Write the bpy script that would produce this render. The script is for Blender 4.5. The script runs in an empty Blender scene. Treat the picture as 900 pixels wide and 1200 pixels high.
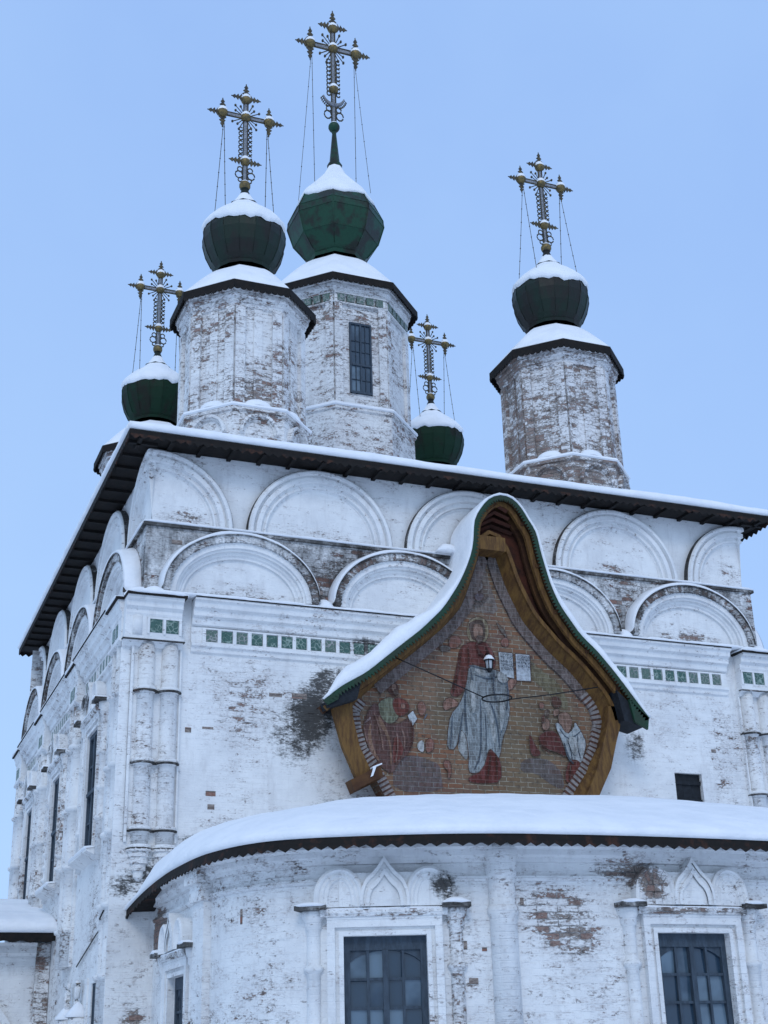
import bpy, bmesh, math, random
from mathutils import Vector, noise
random.seed(7)
PI = math.pi
D = bpy.data
scene = bpy.context.scene
COL = scene.collection

# ------------------------------------------------------------------ materials
MATS = {}
def new_mat(name):
    m = D.materials.new(name); m.use_nodes = True
    nt = m.node_tree; nt.nodes.clear()
    out = nt.nodes.new('ShaderNodeOutputMaterial'); b = nt.nodes.new('ShaderNodeBsdfPrincipled')
    nt.links.new(b.outputs[0], out.inputs[0])
    MATS[name] = m
    return m, nt, b

class NT:
    """tiny node helper"""
    def __init__(s, nt): s.nt = nt
    def n(s, t, **k):
        x = s.nt.nodes.new(t)
        for a, v in k.items(): setattr(x, a, v)
        return x
    def l(s, a, b): s.nt.links.new(a, b)
    def math(s, op, a, b=None, clamp=False):
        x = s.n('ShaderNodeMath', operation=op, use_clamp=clamp)
        for i, v in enumerate((a, b)):
            if v is None: continue
            if isinstance(v, (int, float)): x.inputs[i].default_value = v
            else: s.l(v, x.inputs[i])
        return x.outputs[0]
    def mr(s, v, a, b, c=0.0, d=1.0, smooth=True):
        x = s.n('ShaderNodeMapRange'); x.clamp = True
        if smooth: x.interpolation_type = 'SMOOTHSTEP'
        s.l(v, x.inputs[0])
        for i, q in enumerate((a, b, c, d)): x.inputs[i + 1].default_value = q
        return x.outputs[0]
    def mix(s, f, a, b, mode='MIX'):
        x = s.n('ShaderNodeMix', data_type='RGBA', blend_type=mode)
        if isinstance(f, (int, float)): x.inputs[0].default_value = f
        else: s.l(f, x.inputs[0])
        for i, v in ((6, a), (7, b)):
            if isinstance(v, tuple): x.inputs[i].default_value = (*v, 1)
            else: s.l(v, x.inputs[i])
        return x.outputs[2]
    def noise(s, vec, scale, detail=4, rough=.6, dist=0.0, fac=True):
        x = s.n('ShaderNodeTexNoise')
        s.l(vec, x.inputs['Vector']); x.inputs['Scale'].default_value = scale
        x.inputs['Detail'].default_value = detail; x.inputs['Roughness'].default_value = rough
        x.inputs['Distortion'].default_value = dist
        return x.outputs[0] if fac else x.outputs[1]
    def scale(s, vec, sc, loc=(0, 0, 0)):
        x = s.n('ShaderNodeMapping'); s.l(vec, x.inputs[0])
        x.inputs['Scale'].default_value = sc; x.inputs['Location'].default_value = loc
        return x.outputs[0]

def whitewash(name, wear=0.0, grime=0.0, relief=1.0, red=0.35, blobs=(), bw=.27, bh=.082, tint=(0.815, 0.82, 0.815), fine=1.0):
    """lime washed brick: wear shifts how much wash has flaked off, grime how much dark growth there is.
    blobs: (x,y,z, rx,ry,rz, kind 'g'/'w', amount) stains and bald places with a shape of their own"""
    m, nt, b = new_mat(name); N = NT(nt)
    geo = N.n('ShaderNodeTexCoord'); P = geo.outputs['Object']
    uvn = N.n('ShaderNodeUVMap'); uvn.uv_map = 'uv'
    wob = N.noise(P, 5.0, 2, .5, fac=False)
    sub = N.n('ShaderNodeVectorMath', operation='MULTIPLY_ADD'); N.l(wob, sub.inputs[0])
    sub.inputs[1].default_value = (.05, .035, 0); N.l(uvn.outputs[0], sub.inputs[2])
    br = N.n('ShaderNodeTexBrick'); N.l(sub.outputs[0], br.inputs['Vector'])
    br.inputs['Color1'].default_value = (0, 0, 0, 1); br.inputs['Color2'].default_value = (1, 1, 1, 1)
    br.inputs['Mortar'].default_value = (.5, .5, .5, 1)
    br.inputs['Scale'].default_value = 1; br.inputs['Mortar Size'].default_value = .009
    br.inputs['Mortar Smooth'].default_value = .6; br.inputs['Bias'].default_value = 0
    br.inputs['Brick Width'].default_value = bw; br.inputs['Row Height'].default_value = bh
    rnd = N.n('ShaderNodeSeparateColor'); N.l(br.outputs['Color'], rnd.inputs[0]); rnd = rnd.outputs[0]
    mort = br.outputs['Fac']
    Pz = N.scale(P, (1, 1, 2.4)); Pst = N.scale(P, (1, 1, .22), (3, 7, 1))
    n1 = N.noise(P, .75, 3, .55)
    n2 = N.noise(Pz, 4.2, 6, .72, .3)
    n3 = N.noise(Pz, 19, 4, .7)
    n4 = N.noise(N.scale(P, (1, 1, 1), (11, 3, 5)), 1.5, 5, .7)
    n5 = N.noise(N.scale(P, (1, 1, 1.7), (5, 1, 9)), 11, 3, .6)
    nst = N.noise(Pst, 6.5, 4, .65)
    v = N.math('MULTIPLY', n1, .42)
    v = N.math('ADD', v, N.math('MULTIPLY', n2, .46))
    v = N.math('ADD', v, N.math('MULTIPLY', n3, .26 * fine))
    v = N.math('ADD', v, N.math('MULTIPLY', rnd, .10))
    v = N.math('ADD', v, N.math('MULTIPLY', mort, -.07))
    v = N.math('ADD', v, wear - .13 * (fine - 1))
    g = N.math('ADD', N.math('MULTIPLY', n4, .6), N.math('MULTIPLY', nst, .42))
    g = N.math('ADD', g, N.math('MULTIPLY', n3, .2))
    g = N.math('ADD', g, grime)
    for bx, by, bz, rx, ry, rz, kind, amt in blobs:
        mp = N.n('ShaderNodeMapping'); N.l(P, mp.inputs[0])
        mp.inputs['Scale'].default_value = (1 / rx, 1 / ry, 1 / rz)
        mp.inputs['Location'].default_value = (-bx / rx, -by / ry, -bz / rz)
        ln = N.n('ShaderNodeVectorMath', operation='LENGTH'); N.l(mp.outputs[0], ln.inputs[0])
        f = N.mr(ln.outputs['Value'], 0.15, 1.0, amt, 0.0)
        if kind == 'w': v = N.math('ADD', v, f)
        else: g = N.math('ADD', g, N.math('MULTIPLY', f, N.mr(N.math('ADD', N.math('MULTIPLY', n2, .6), N.math('MULTIPLY', n3, .4)), .36, .60, .38, 1.25, smooth=False)))
    flake = N.mr(v, .735, .765)
    joint = N.math('MULTIPLY', N.mr(mort, .35, .8), N.mr(v, .58, .70))
    thin = N.mr(v, .60, .76)                       # wash worn thin
    grm = N.mr(g, .76, 1.12)
    # colours
    wash = N.mix(N.mr(n4, .35, .7), tint, (tint[0] * .86, tint[1] * .86, tint[2] * .87))
    wash = N.mix(N.math('MULTIPLY', N.mr(nst, .5, .75), .35), wash, (.50, .485, .48))
    wash = N.mix(N.math('MULTIPLY', N.math('MULTIPLY', thin, N.mr(n3, .38, .6)), .75), wash, (.43, .39, .38))
    bc = N.mix(N.mr(n3, .4, .62), (.20, .155, .135), (.33, .29, .26))
    bc = N.mix(N.math('MULTIPLY', N.mr(rnd, .45, .95), red), bc, (.25, .095, .065))
    bc = N.mix(N.math('MULTIPLY', mort, .5), bc, (.42, .40, .38))
    bc = N.mix(N.mr(n2, .56, .7), bc, (.10, .085, .08))
    c = N.mix(flake, wash, bc)
    c = N.mix(N.math('MULTIPLY', joint, .75), c, (.085, .075, .07))
    c = N.mix(N.math('MULTIPLY', N.math('MULTIPLY', N.mr(n5, .60, .66), N.mr(v, .55, .68)), .7), c, (.16, .13, .12))
    c = N.mix(N.math('MULTIPLY', grm, .93), c, (.035, .034, .032))
    N.l(c, b.inputs['Base Color']); b.inputs['Roughness'].default_value = .93
    b.inputs['Specular IOR Level'].default_value = .15
    h = N.math('MULTIPLY', flake, -.8)
    h = N.math('ADD', h, N.math('MULTIPLY', N.math('MULTIPLY', mort, N.mr(v, .45, .68, .18, 1.0)), -.6 * relief))
    h = N.math('ADD', h, N.math('MULTIPLY', n3, .55))
    h = N.math('ADD', h, N.math('MULTIPLY', n2, .9))
    bp = N.n('ShaderNodeBump'); bp.inputs['Strength'].default_value = .75; bp.inputs['Distance'].default_value = .02
    N.l(h, bp.inputs['Height']); N.l(bp.outputs[0], b.inputs['Normal'])
    return m

def plain(name, col, rough=.7, var=.25, scale=8, metal=0.0, bump=.3, col2=None, stretch=(1, 1, 1), spec=.3, lo=.35, hi=.65, dist=.01):
    m, nt, b = new_mat(name); N = NT(nt)
    P = N.n('ShaderNodeTexCoord').outputs['Object']; P = N.scale(P, stretch)
    n = N.noise(P, scale, 5, .65)
    c2 = col2 or tuple(x * (1 - var) for x in col)
    c = N.mix(N.mr(n, lo, hi), col, c2)
    n2 = N.noise(P, scale * 4.3, 3, .6)
    c = N.mix(N.math('MULTIPLY', N.mr(n2, .5, .75), .35), c, tuple(x * .6 for x in col))
    N.l(c, b.inputs['Base Color']); b.inputs['Roughness'].default_value = rough
    b.inputs['Metallic'].default_value = metal; b.inputs['Specular IOR Level'].default_value = spec
    bp = N.n('ShaderNodeBump'); bp.inputs['Strength'].default_value = bump; bp.inputs['Distance'].default_value = dist
    N.l(n2, bp.inputs['Height']); N.l(bp.outputs[0], b.inputs['Normal'])
    return m

# ------------------------------------------------------------------ mesh builder
class MB:
    def __init__(s): s.v = []; s.f = []; s.mi = []; s.uv = {}; s.sm = []
    def face(s, idx, mi=0, uv=None, sm=False):
        if uv: s.uv[len(s.f)] = uv
        s.f.append(tuple(idx)); s.mi.append(mi); s.sm.append(sm)
    def pt(s, p): s.v.append(tuple(p)); return len(s.v) - 1
    def poly(s, pts, mi=0, uv=None, sm=False): s.face([s.pt(p) for p in pts], mi, uv, sm)
    def grid(s, rows, mi=0, close_u=False, close_v=False, sm=False, uvs=None):
        nr, nc = len(rows), len(rows[0]); base = len(s.v)
        for r in rows:
            for p in r: s.v.append(tuple(p))
        for i in range(nr if close_v else nr - 1):
            for j in range(nc if close_u else nc - 1):
                i2, j2 = (i + 1) % nr, (j + 1) % nc
                u = None
                if uvs: u = [uvs[i][j], uvs[i][j2], uvs[i2][j2], uvs[i2][j]]
                s.face((base + i * nc + j, base + i * nc + j2, base + i2 * nc + j2, base + i2 * nc + j), mi, u, sm)
        return base
    def box(s, c, h, mi=0, rz=0.0):
        cx, cy, cz = c; hx, hy, hz = h; ca, sa = math.cos(rz), math.sin(rz)
        p = []
        for z in (-hz, hz):
            for x, y in ((-hx, -hy), (hx, -hy), (hx, hy), (-hx, hy)):
                p.append((cx + x * ca - y * sa, cy + x * sa + y * ca, cz + z))
        b = len(s.v); s.v += p
        for q in ((0, 3, 2, 1), (4, 5, 6, 7), (0, 1, 5, 4), (1, 2, 6, 5), (2, 3, 7, 6), (3, 0, 4, 7)):
            s.face([b + k for k in q], mi)
    def tube(s, pts, r, n=6, mi=0, sm=True, caps=True):
        pts = [Vector(p) for p in pts]; rows = []
        rr = r if isinstance(r, (list, tuple)) else [r] * len(pts)
        for i, p in enumerate(pts):
            t = (pts[min(i + 1, len(pts) - 1)] - pts[max(i - 1, 0)]).normalized()
            a = t.cross(Vector((0, 0, 1)))
            if a.length < .05: a = t.cross(Vector((1, 0, 0)))
            a.normalize(); b_ = t.cross(a)
            rows.append([p + (a * math.cos(2 * PI * k / n) + b_ * math.sin(2 * PI * k / n)) * rr[i] for k in range(n)])
        b = s.grid(rows, mi, close_u=True, sm=sm)
        if caps:
            s.face([b + k for k in range(n)], mi); s.face([b + (len(rows) - 1) * n + k for k in range(n)], mi)
    def lathe(s, prof, c, n=16, ph=0.0, mi=0, sm=True, wob=0.0):
        rows = []
        for r, z in prof:
            rows.append([(c[0] + r * math.cos(ph + 2 * PI * k / n), c[1] + r * math.sin(ph + 2 * PI * k / n), z) for k in range(n)])
        s.grid(rows, mi, close_u=True, sm=sm)
    def ball(s, c, r, n=10, mi=0, sq=1.0):
        s.lathe([(max(r * math.sin(PI * k / 7), .0005), c[2] - r * sq * math.cos(PI * k / 7)) for k in range(8)], c, n, 0, mi)
    def build(s, name, mats, parent=None, merge=False):
        me = D.meshes.new(name); me.from_pydata(s.v, [], s.f)
        for m in (mats if isinstance(mats, (list, tuple)) else [mats]): me.materials.append(MATS[m])
        uvl = me.uv_layers.new(name='uv')
        for i, p in enumerate(me.polygons):
            p.material_index = s.mi[i]; p.use_smooth = s.sm[i]
        for i, p in enumerate(me.polygons):
            n = p.normal
            if i in s.uv:
                for li, u in zip(p.loop_indices, s.uv[i]): uvl.data[li].uv = u
            else:
                if abs(n.z) > .8: t = Vector((1, 0, 0)); w = Vector((0, 1, 0))
                else:
                    t = Vector((-n.y, n.x, 0)).normalized(); w = Vector((0, 0, 1))
                for li in p.loop_indices:
                    co = me.vertices[me.loops[li].vertex_index].co
                    uvl.data[li].uv = (co.dot(t), co.dot(w))
        if merge:
            bm = bmesh.new(); bm.from_mesh(me)
            bmesh.ops.remove_doubles(bm, verts=bm.verts, dist=.0005)
            bmesh.ops.recalc_face_normals(bm, faces=bm.faces); bm.to_mesh(me); bm.free()
        else:
            bm = bmesh.new(); bm.from_mesh(me)
            bmesh.ops.recalc_face_normals(bm, faces=bm.faces); bm.to_mesh(me); bm.free()
        me.update()
        o = D.objects.new(name, me); COL.objects.link(o)
        if parent is not None: o.parent = parent
        return o

def tag(o, label=None, cat=None, group=None, kind=None):
    if label: o['label'] = label
    if cat: o['category'] = cat
    if group: o['group'] = group
    if kind: o['kind'] = kind
    return o
def empty(name, label, cat, group=None):
    o = D.objects.new(name, None); COL.objects.link(o); o.empty_display_size = .3
    return tag(o, label, cat, group)
def nz(x, y, z, s=1.0): return noise.noise(Vector((x * s, y * s, z * s)))

# ---- surfaces: m(u, d, z): u along the wall, d outwards from it, z up
XL, XR, YB = -.15, 12.15, 12.6
def front(u, d, z): return (u, -d, z)
def left(u, d, z): return (XL - d, u, z)
def right(u, d, z): return (XR + d, u, z)
def bar(mb, m, u0, u1, d0, d1, z0, z1, nu=1, mi=0, skew=0.0):
    rows = []
    for i in range(nu + 1):
        u = u0 + (u1 - u0) * i / nu
        rows.append([m(u, d0, z0), m(u, d1, z0), m(u, d1, z1), m(u, d0, z1)])
    b = mb.grid(rows, mi, close_u=True)
    mb.face([b + k for k in range(4)], mi); mb.face([b + nu * 4 + k for k in range(4)], mi)
def mould(mb, m, u0, u1, prof, nu=1, mi=0, sm=False, fu=None, fn=None):
    """sweep a closed (d, z) profile from u0 to u1"""
    rows = []; uvs = []
    for i in range(nu + 1):
        u = u0 + (u1 - u0) * i / nu
        pr = fn(i / nu, u) if fn else prof
        rows.append([m(u, d, z) for d, z in pr])
    b = mb.grid(rows, mi, close_u=True, sm=sm); n = len(rows[0])
    mb.face([b + k for k in range(n)], mi); mb.face([b + nu * n + k for k in range(n)], mi)
def hcol(mb, m, u, r, prof, d0=0.0, n=10, mi=0, sm=True, a0=-.15, a1=PI + .15):
    """half column against the wall: prof = [(radius scale, z)]"""
    rows = []
    for k, z in prof:
        rows.append([m(u + r * k * math.cos(a0 + (a1 - a0) * i / n), d0 + r * k * math.sin(a0 + (a1 - a0) * i / n), z) for i in range(n + 1)])
    b = mb.grid(rows, mi, sm=sm)
    mb.face([b + i for i in range(n + 1)], mi); mb.face([b + (len(rows) - 1) * (n + 1) + i for i in range(n + 1)], mi)
def arch(mb, m, uc, zc, ru, rz, prof, a0=0.0, a1=PI, n=28, mi=0, sm=False, pw=1, tn=None):
    """sweep a closed (radial offset, d) profile round a half ellipse"""
    rows = []; uvs = []
    for i in range(n + 1):
        a = a0 + (a1 - a0) * i / n
        pr = tn(a) if tn else prof
        row = []; uv = []; acc = 0; last = None
        for dr, d in pr:
            row.append(m(uc + (ru + dr) * math.cos(a), d, zc + (rz + dr) * math.sin(a) ** pw if pw != 1 and math.sin(a) > 0 else zc + (rz + dr) * math.sin(a)))
            if last: acc += math.hypot(dr - last[0], d - last[1])
            last = (dr, d); uv.append((acc, a * ru))
        rows.append(row); uvs.append(uv)
    b = mb.grid(rows, mi, close_u=True, sm=sm, uvs=uvs); k = len(rows[0])
    mb.face([b + j for j in range(k)], mi); mb.face([b + n * k + j for j in range(k)], mi)
def archfill(mb, m, uc, zc, ru, rz, d, a0=0.0, a1=PI, n=24, mi=0, pw=1):
    pts = [m(uc + ru * math.cos(a0 + (a1 - a0) * i / n), d, zc + rz * abs(math.sin(a0 + (a1 - a0) * i / n)) ** pw) for i in range(n + 1)]
    if abs(a1 - a0) < PI - .01: pts.append(m(uc, d, zc))
    mb.poly(pts, mi)
def rounded(d0, d1, z, h, bulge=.03):
    """snow cross section lying on a ledge"""
    return [(d0, z + .004), (d1 + bulge * .3, z - .012), (d1 + bulge, z + h * .35), (d1 + bulge * .4, z + h * .8), (d1 - (d1 - d0) * .35, z + h), (d0, z + h * 1.05)]
def snow_ledge(mb, m, u0, u1, d0, d1, z, h, seed=0, nu=None, bulge=.025, taper=.12):
    nu = nu or max(3, int(abs(u1 - u0) / .12))
    def fn(t, u):
        e = min(t, 1 - t) * abs(u1 - u0); k = min(1, (e / taper)) ** .5 if taper else 1
        k = .12 + .88 * k
        hh = h * k * (1 + .45 * nz(u * 2.3 + seed, seed * 1.7, 0) + .25 * nz(u * 7 + seed, 3, seed))
        return rounded(d0, d1 + .012 * nz(u * 6, seed, 5), z, max(hh, .012), bulge * (k + .2))
    mould(mb, m, u0, u1, None, nu, 0, True, fn=fn)
# ------------------------------------------------------------------ surfaces used
whitewash('wall_wash', -.018, -.02, .8, blobs=[
    (1.9, 0, 7.0, 1.5, 1, 1.1, 'w', .06), (3.7, 0, 6.1, 1.2, 1, .7, 'w', .075), (1.0, 0, 8.4, .8, .5, .35, 'w', .04),
    (2.98, 0, 7.2, .66, 1, .85, 'g', .47), (2.7, 0, 6.9, .95, 1, 1.1, 'g', .24), (3.3, 0, 7.75, .65, 1, .38, 'g', .5), (3.8, 0, 8.1, .6, 1, .25, 'g', .45), (2.5, 0, 6.6, .75, 1, .85, 'g', .26),
    (3.6, 0, 5.62, 1.3, 1, .26, 'g', .42), (1.6, 0, 5.15, .9, 1, .3, 'w', .12), (.35, 0, 4.5, .6, .6, .35, 'g', .55), (-.1, 0, 4.25, .5, .6, .3, 'g', .5), (1.0, 0, 4.95, .7, .6, .22, 'g', .45),
    (9.05, 0, 6.9, .42, 1, .55, 'g', .42), (9.3, 0, 5.9, .9, 1, .5, 'w', .09), (10.6, 0, 6.4, 1.2, 1, .9, 'w', .05),
    (-.15, 4.2, 4.0, .6, .45, .9, 'g', .55), (-.15, 5.3, 3.6, .6, .7, 1.2, 'w', .2), (.1, 0, 2.2, .32, .5, .65, 'w', .2)])
whitewash('wall_side', .01, .0, .9, blobs=[(-.3, 3.3, 7.9, .6, .8, .45, 'g', .4), (-.3, 7.5, 7.9, .6, .9, .5, 'g', .35), (-.2, 8.6, 6.2, .6, .8, 2, 'w', .07), (-.2, 12.2, 6.2, .6, 1.2, 2.4, 'w', .12)])
whitewash('spandrel_wash', .075, .32, 1.0, red=.6)
whitewash('gable_wash', -.04, -.06, .6, blobs=[(x, 0, 9.0, 1.0, .6, .34, 'w', .15) for x in (1.6, 10.4)] + [(3.1, .1, 10.25, .9, .6, .35, 'w', .13), (.5, .1, 10.3, .8, .5, .5, 'w', .13), (9.0, .1, 10.25, .9, .6, .28, 'w', .11), (11.6, .1, 10.4, .5, .6, .6, 'w', .10), (6.0, .1, 10.5, .8, .6, .5, 'g', .25)])
whitewash('trim_wash', -.03, .0, .35, blobs=[(3.9, -.1, 8.3, .7, .8, .3, 'g', .5)])
whitewash('voussoir_wash', .10, .33, 1.0, bw=.3, bh=.07)
whitewash('drum_wash', .13, .045, 1.0, red=.22, fine=1.35, tint=(.79, .785, .78))
whitewash('drum_white', .07, .03, 1.0, red=.4, fine=1.3, tint=(.81, .81, .80))
whitewash('column_wash', .015, .08, .7, fine=1.2, red=.15)
whitewash('apse_wash', -.006, -.02, .9, blobs=[
    (4.2, -5.7, 3.2, .7, 1.2, .75, 'w', .085), (5.0, -5.8, 3.85, .6, 1, .4, 'w', .11), (.8, -4.6, 2.6, .9, .8, .8, 'w', .05),
    (.36, -.55, 3.5, .5, .75, .55, 'w', .42), (.36, -.5, 3.7, .4, .5, .35, 'g', .3), (3.0, -5.5, 2.6, .5, .6, 1, 'w', .07), (2.9, -5.45, 3.2, .26, .5, .5, 'g', .34), (2.72, -5.4, 3.66, .30, .5, .32, 'g', .62), (5.35, -5.8, 3.7, .35, .5, .4, 'w', .2)])
whitewash('niche_wash', -.03, .55, .5)
whitewash('trim_dark', .1, .20, .5)
whitewash('ring_dark', .1, .46, .5)
whitewash('bare_brick', .5, .0, 1.2, red=.75)
def snow_mat():
    m, nt, b = new_mat('snow'); N = NT(nt); P = N.n('ShaderNodeTexCoord').outputs['Object']
    n1 = N.noise(P, 2.2, 4, .55); n2 = N.noise(P, 26, 4, .65); n3 = N.noise(P, 90, 2, .5)
    c = N.mix(N.mr(n1, .35, .7), (.87, .88, .90), (.80, .82, .85)); c = N.mix(N.math('MULTIPLY', N.mr(n2, .66, .74), .35), c, (.55, .55, .55))
    N.l(c, b.inputs['Base Color']); b.inputs['Roughness'].default_value = .8; b.inputs['Specular IOR Level'].default_value = .2
    hh = N.math('ADD', N.math('MULTIPLY', n1, 2.4), N.math('ADD', N.math('MULTIPLY', n2, .35), N.math('MULTIPLY', n3, .1)))
    bp = N.n('ShaderNodeBump'); bp.inputs['Strength'].default_value = .6; bp.inputs['Distance'].default_value = .04
    N.l(hh, bp.inputs['Height']); N.l(bp.outputs[0], b.inputs['Normal'])
snow_mat()
plain('eave_wood', (.008, .0075, .0075), .9, .5, 9, bump=.6, col2=(.016, .012, .010))
plain('eave_rust', (.012, .010, .009), .85, .5, 5, bump=.6, col2=(.06, .025, .015), lo=.5, hi=.7)
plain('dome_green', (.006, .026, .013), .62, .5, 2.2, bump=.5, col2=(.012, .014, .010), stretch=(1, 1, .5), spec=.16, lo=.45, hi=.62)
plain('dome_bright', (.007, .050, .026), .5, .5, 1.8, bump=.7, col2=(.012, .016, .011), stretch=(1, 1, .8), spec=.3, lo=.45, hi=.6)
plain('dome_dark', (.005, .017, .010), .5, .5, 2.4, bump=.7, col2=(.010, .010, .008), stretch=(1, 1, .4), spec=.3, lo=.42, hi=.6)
plain('gold', (.24, .17, .065), .5, .4, 14, metal=.6, bump=.3, col2=(.10, .085, .05))
plain('iron', (.050, .046, .040), .6, .3, 9, metal=.3, bump=.2, col2=(.11, .09, .05))
plain('lattice', (.30, .31, .34), .6, .5, 40, metal=.2, bump=.4, col2=(.10, .11, .12))
plain('frame_blue', (.055, .078, .105), .7, .35, 18, bump=.5, stretch=(1, 1, .3))
plain('black_wood', (.016, .020, .026), .8, .4, 12, bump=.5)
plain('ochre', (.17, .088, .024), .75, .35, 3.0, bump=.6, col2=(.085, .040, .014), stretch=(6, 1.2, 1.2))
plain('ochre_dark', (.10, .045, .016), .8, .4, 4, bump=.6, col2=(.05, .02, .010))
plain('red_board', (.075, .022, .012), .85, .4, 4, bump=.6, col2=(.03, .012, .008))
plain('canopy_green', (.010, .045, .022), .6, .3, 5, bump=.4, col2=(.02, .035, .02))
plain('blackmetal', (.012, .012, .014), .5, .3, 12, bump=.2)

def glass_mat():
    m, nt, b = new_mat('glass'); N = NT(nt)
    P = N.n('ShaderNodeTexCoord').outputs['Object']
    n = N.noise(P, 1.7, 3, .5)
    oi = N.n('ShaderNodeObjectInfo'); n = N.math('ADD', N.math('MULTIPLY', n, .6), N.math('MULTIPLY', oi.outputs['Random'], .4))
    c = N.mix(N.mr(n, .40, .60), (.025, .05, .08), (.12, .18, .235))  # reflected sky put into the base colour as paler blue patches
    N.l(c, b.inputs['Base Color']); b.inputs['Roughness'].default_value = .07
    b.inputs['Specular IOR Level'].default_value = .6
    bp = N.n('ShaderNodeBump'); bp.inputs['Strength'].default_value = .25; bp.inputs['Distance'].default_value = .02
    N.l(N.noise(P, 2.5, 1, .4), bp.inputs['Height']); N.l(bp.outputs[0], b.inputs['Normal'])
glass_mat()
def tile_mat():
    for name, g0, g1 in (('green_tile', (.04, .105, .085), (.24, .32, .28)), ('worn_tile', (.09, .15, .12), (.30, .31, .30))):
        m, nt, b = new_mat(name); N = NT(nt)
        P = N.n('ShaderNodeTexCoord').outputs['Object']
        v = N.n('ShaderNodeTexVoronoi'); v.feature = 'DISTANCE_TO_EDGE'; N.l(P, v.inputs['Vector']); v.inputs['Scale'].default_value = 13
        n = N.noise(P, 7, 4, .7)
        e = N.mr(v.outputs['Distance'], .04, .16, 1.0, 0.0)
        f = N.math('MULTIPLY', e, N.mr(n, .35, .6))
        N.l(N.mix(f, g0, g1), b.inputs['Base Color']); b.inputs['Roughness'].default_value = .35
        bp = N.n('ShaderNodeBump'); bp.inputs['Strength'].default_value = .7; bp.inputs['Distance'].default_value = .015
        N.l(e, bp.inputs['Height']); N.l(bp.outputs[0], b.inputs['Normal'])
tile_mat()

# ------------------------------------------------------------------ the church
church = empty('church', 'whitewashed brick church with five green onion domes, snowy roofs and flaking walls', 'church')
church.location = (0, 0, 0)
def part(mb, name, mats, parent=church, **k):
    return mb.build(name, mats, parent, **k)

def wall_sheet(mb, m, sb, zb, openings, depth, mi=0, uvoff=0.0):
    """a wall as a grid with real openings: openings = [(s0, s1, z0, z1)], reveals run depth inwards"""
    for i in range(len(sb) - 1):
        for j in range(len(zb) - 1):
            a, b_, z0, z1 = sb[i], sb[i + 1], zb[j], zb[j + 1]
            if any(a >= o[0] - 1e-6 and b_ <= o[1] + 1e-6 and z0 >= o[2] - 1e-6 and z1 <= o[3] + 1e-6 for o in openings): continue
            mb.poly([m(a, 0, z0), m(b_, 0, z0), m(b_, 0, z1), m(a, 0, z1)], mi,
                    [(a + uvoff, z0), (b_ + uvoff, z0), (b_ + uvoff, z1), (a + uvoff, z1)])
    for a, b_, z0, z1 in openings:
        for p, q in (((a, z0), (b_, z0)), ((b_, z0), (b_, z1)), ((b_, z1), (a, z1)), ((a, z1), (a, z0))):
            mb.poly([m(p[0], 0, p[1]), m(q[0], 0, q[1]), m(q[0], -depth, q[1]), m(p[0], -depth, p[1])], mi)

# front wall (Y=0) with the shuttered opening, and the window wall on the side (X=XL)
SH = (9.80, 10.38, 5.80, 6.46)
mb = MB(); wall_sheet(mb, front, [XL, 0.4, 3, 6, 9, 9.80, 10.38, XR], [0, 4, 5.80, 6.46, 8.84], [SH], .16)
part(mb, 'wall', 'wall_wash')
LW = [(2.35, 3.35, 5.12, 7.25), (6.35, 7.25, 5.05, 7.2), (10.1, 11.0, 5.1, 7.2)]
LOW = (1.55, 2.05, 2.1, 3.0)
mb = MB(); wall_sheet(mb, left, [0, 1.55, 2.05, 2.35, 3.35, 6.35, 7.25, 10.1, 11.0, YB], [0, 2.1, 3.0, 5.05, 5.1, 5.12, 7.2, 7.25, 8.84], LW + [LOW], .12)
part(mb, 'wall', 'wall_side')
mb = MB()
mb.poly([(XR, 0, 0), (XR, YB, 0), (XR, YB, 8.84), (XR, 0, 8.84)])
mb.poly([(XL, YB, 0), (XR, YB, 0), (XR, YB, 11.5), (XL, YB, 11.5)])
part(mb, 'wall', 'wall_side')

# shutter in the small opening
sh = MB()
for k in range(3):
    u0 = 9.805 + k * .191; bar(sh, front, u0, u0 + .185, -.12, -.07 - .006 * k, 5.80, 6.455)
bar(sh, front, 9.81, 10.37, -.07, -.045, 5.93, 6.0); bar(sh, front, 9.81, 10.37, -.07, -.045, 6.26, 6.33)
part(sh, 'shutter', 'black_wood')

# upper blocks: spandrel zone of the lower gables, then the wall of the upper gables
TB = 12.45
mb = MB()
for a, b_, c, d in (((0, 0), (12, 0), 0, 0), ((0, 0), (0, TB), 0, 0), ((12, 0), (12, TB), 0, 0)):
    mb.poly([(a[0], a[1], 8.84), (b_[0], b_[1], 8.84), (b_[0], b_[1], 10.14), (a[0], a[1], 10.14)])
mb.poly([(XL, 0, 8.84), (0, 0, 8.84), (0, TB, 8.84), (XL, TB, 8.84)]); mb.poly([(0, 0, 10.14), (12, 0, 10.14), (12, TB, 10.14), (0, TB, 10.14)])
part(mb, 'spandrel_wall', 'spandrel_wash')
mb = MB()
for a, b_ in (((.12, .12), (11.88, .12)), ((.12, .12), (.12, TB - .1)), ((11.88, .12), (11.88, TB - .1))):
    mb.poly([(a[0], a[1], 10.14), (b_[0], b_[1], 10.14), (b_[0], b_[1], 11.56), (a[0], a[1], 11.56)])
part(mb, 'attic_wall', 'gable_wash')
# thin ledge between the two zones
for m, L0, L1 in ((front, -.05, 12.05), (lambda u, d, z: (-d, u, z), .04, TB), (lambda u, d, z: (12 + d, u, z), .04, TB)):
    mb = MB(); mould(mb, m, L0, L1, [(-.02, 10.10), (.05, 10.10), (.05, 10.15), (-.02, 10.17)], 6)
    lo = part(mb, 'ledge', 'ring_dark')
    s = MB(); snow_ledge(s, m, L0, L1, -.10, .05, 10.165, .035, 3, taper=.05); part(s, 'snow_cover', 'snow', lo)

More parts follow.
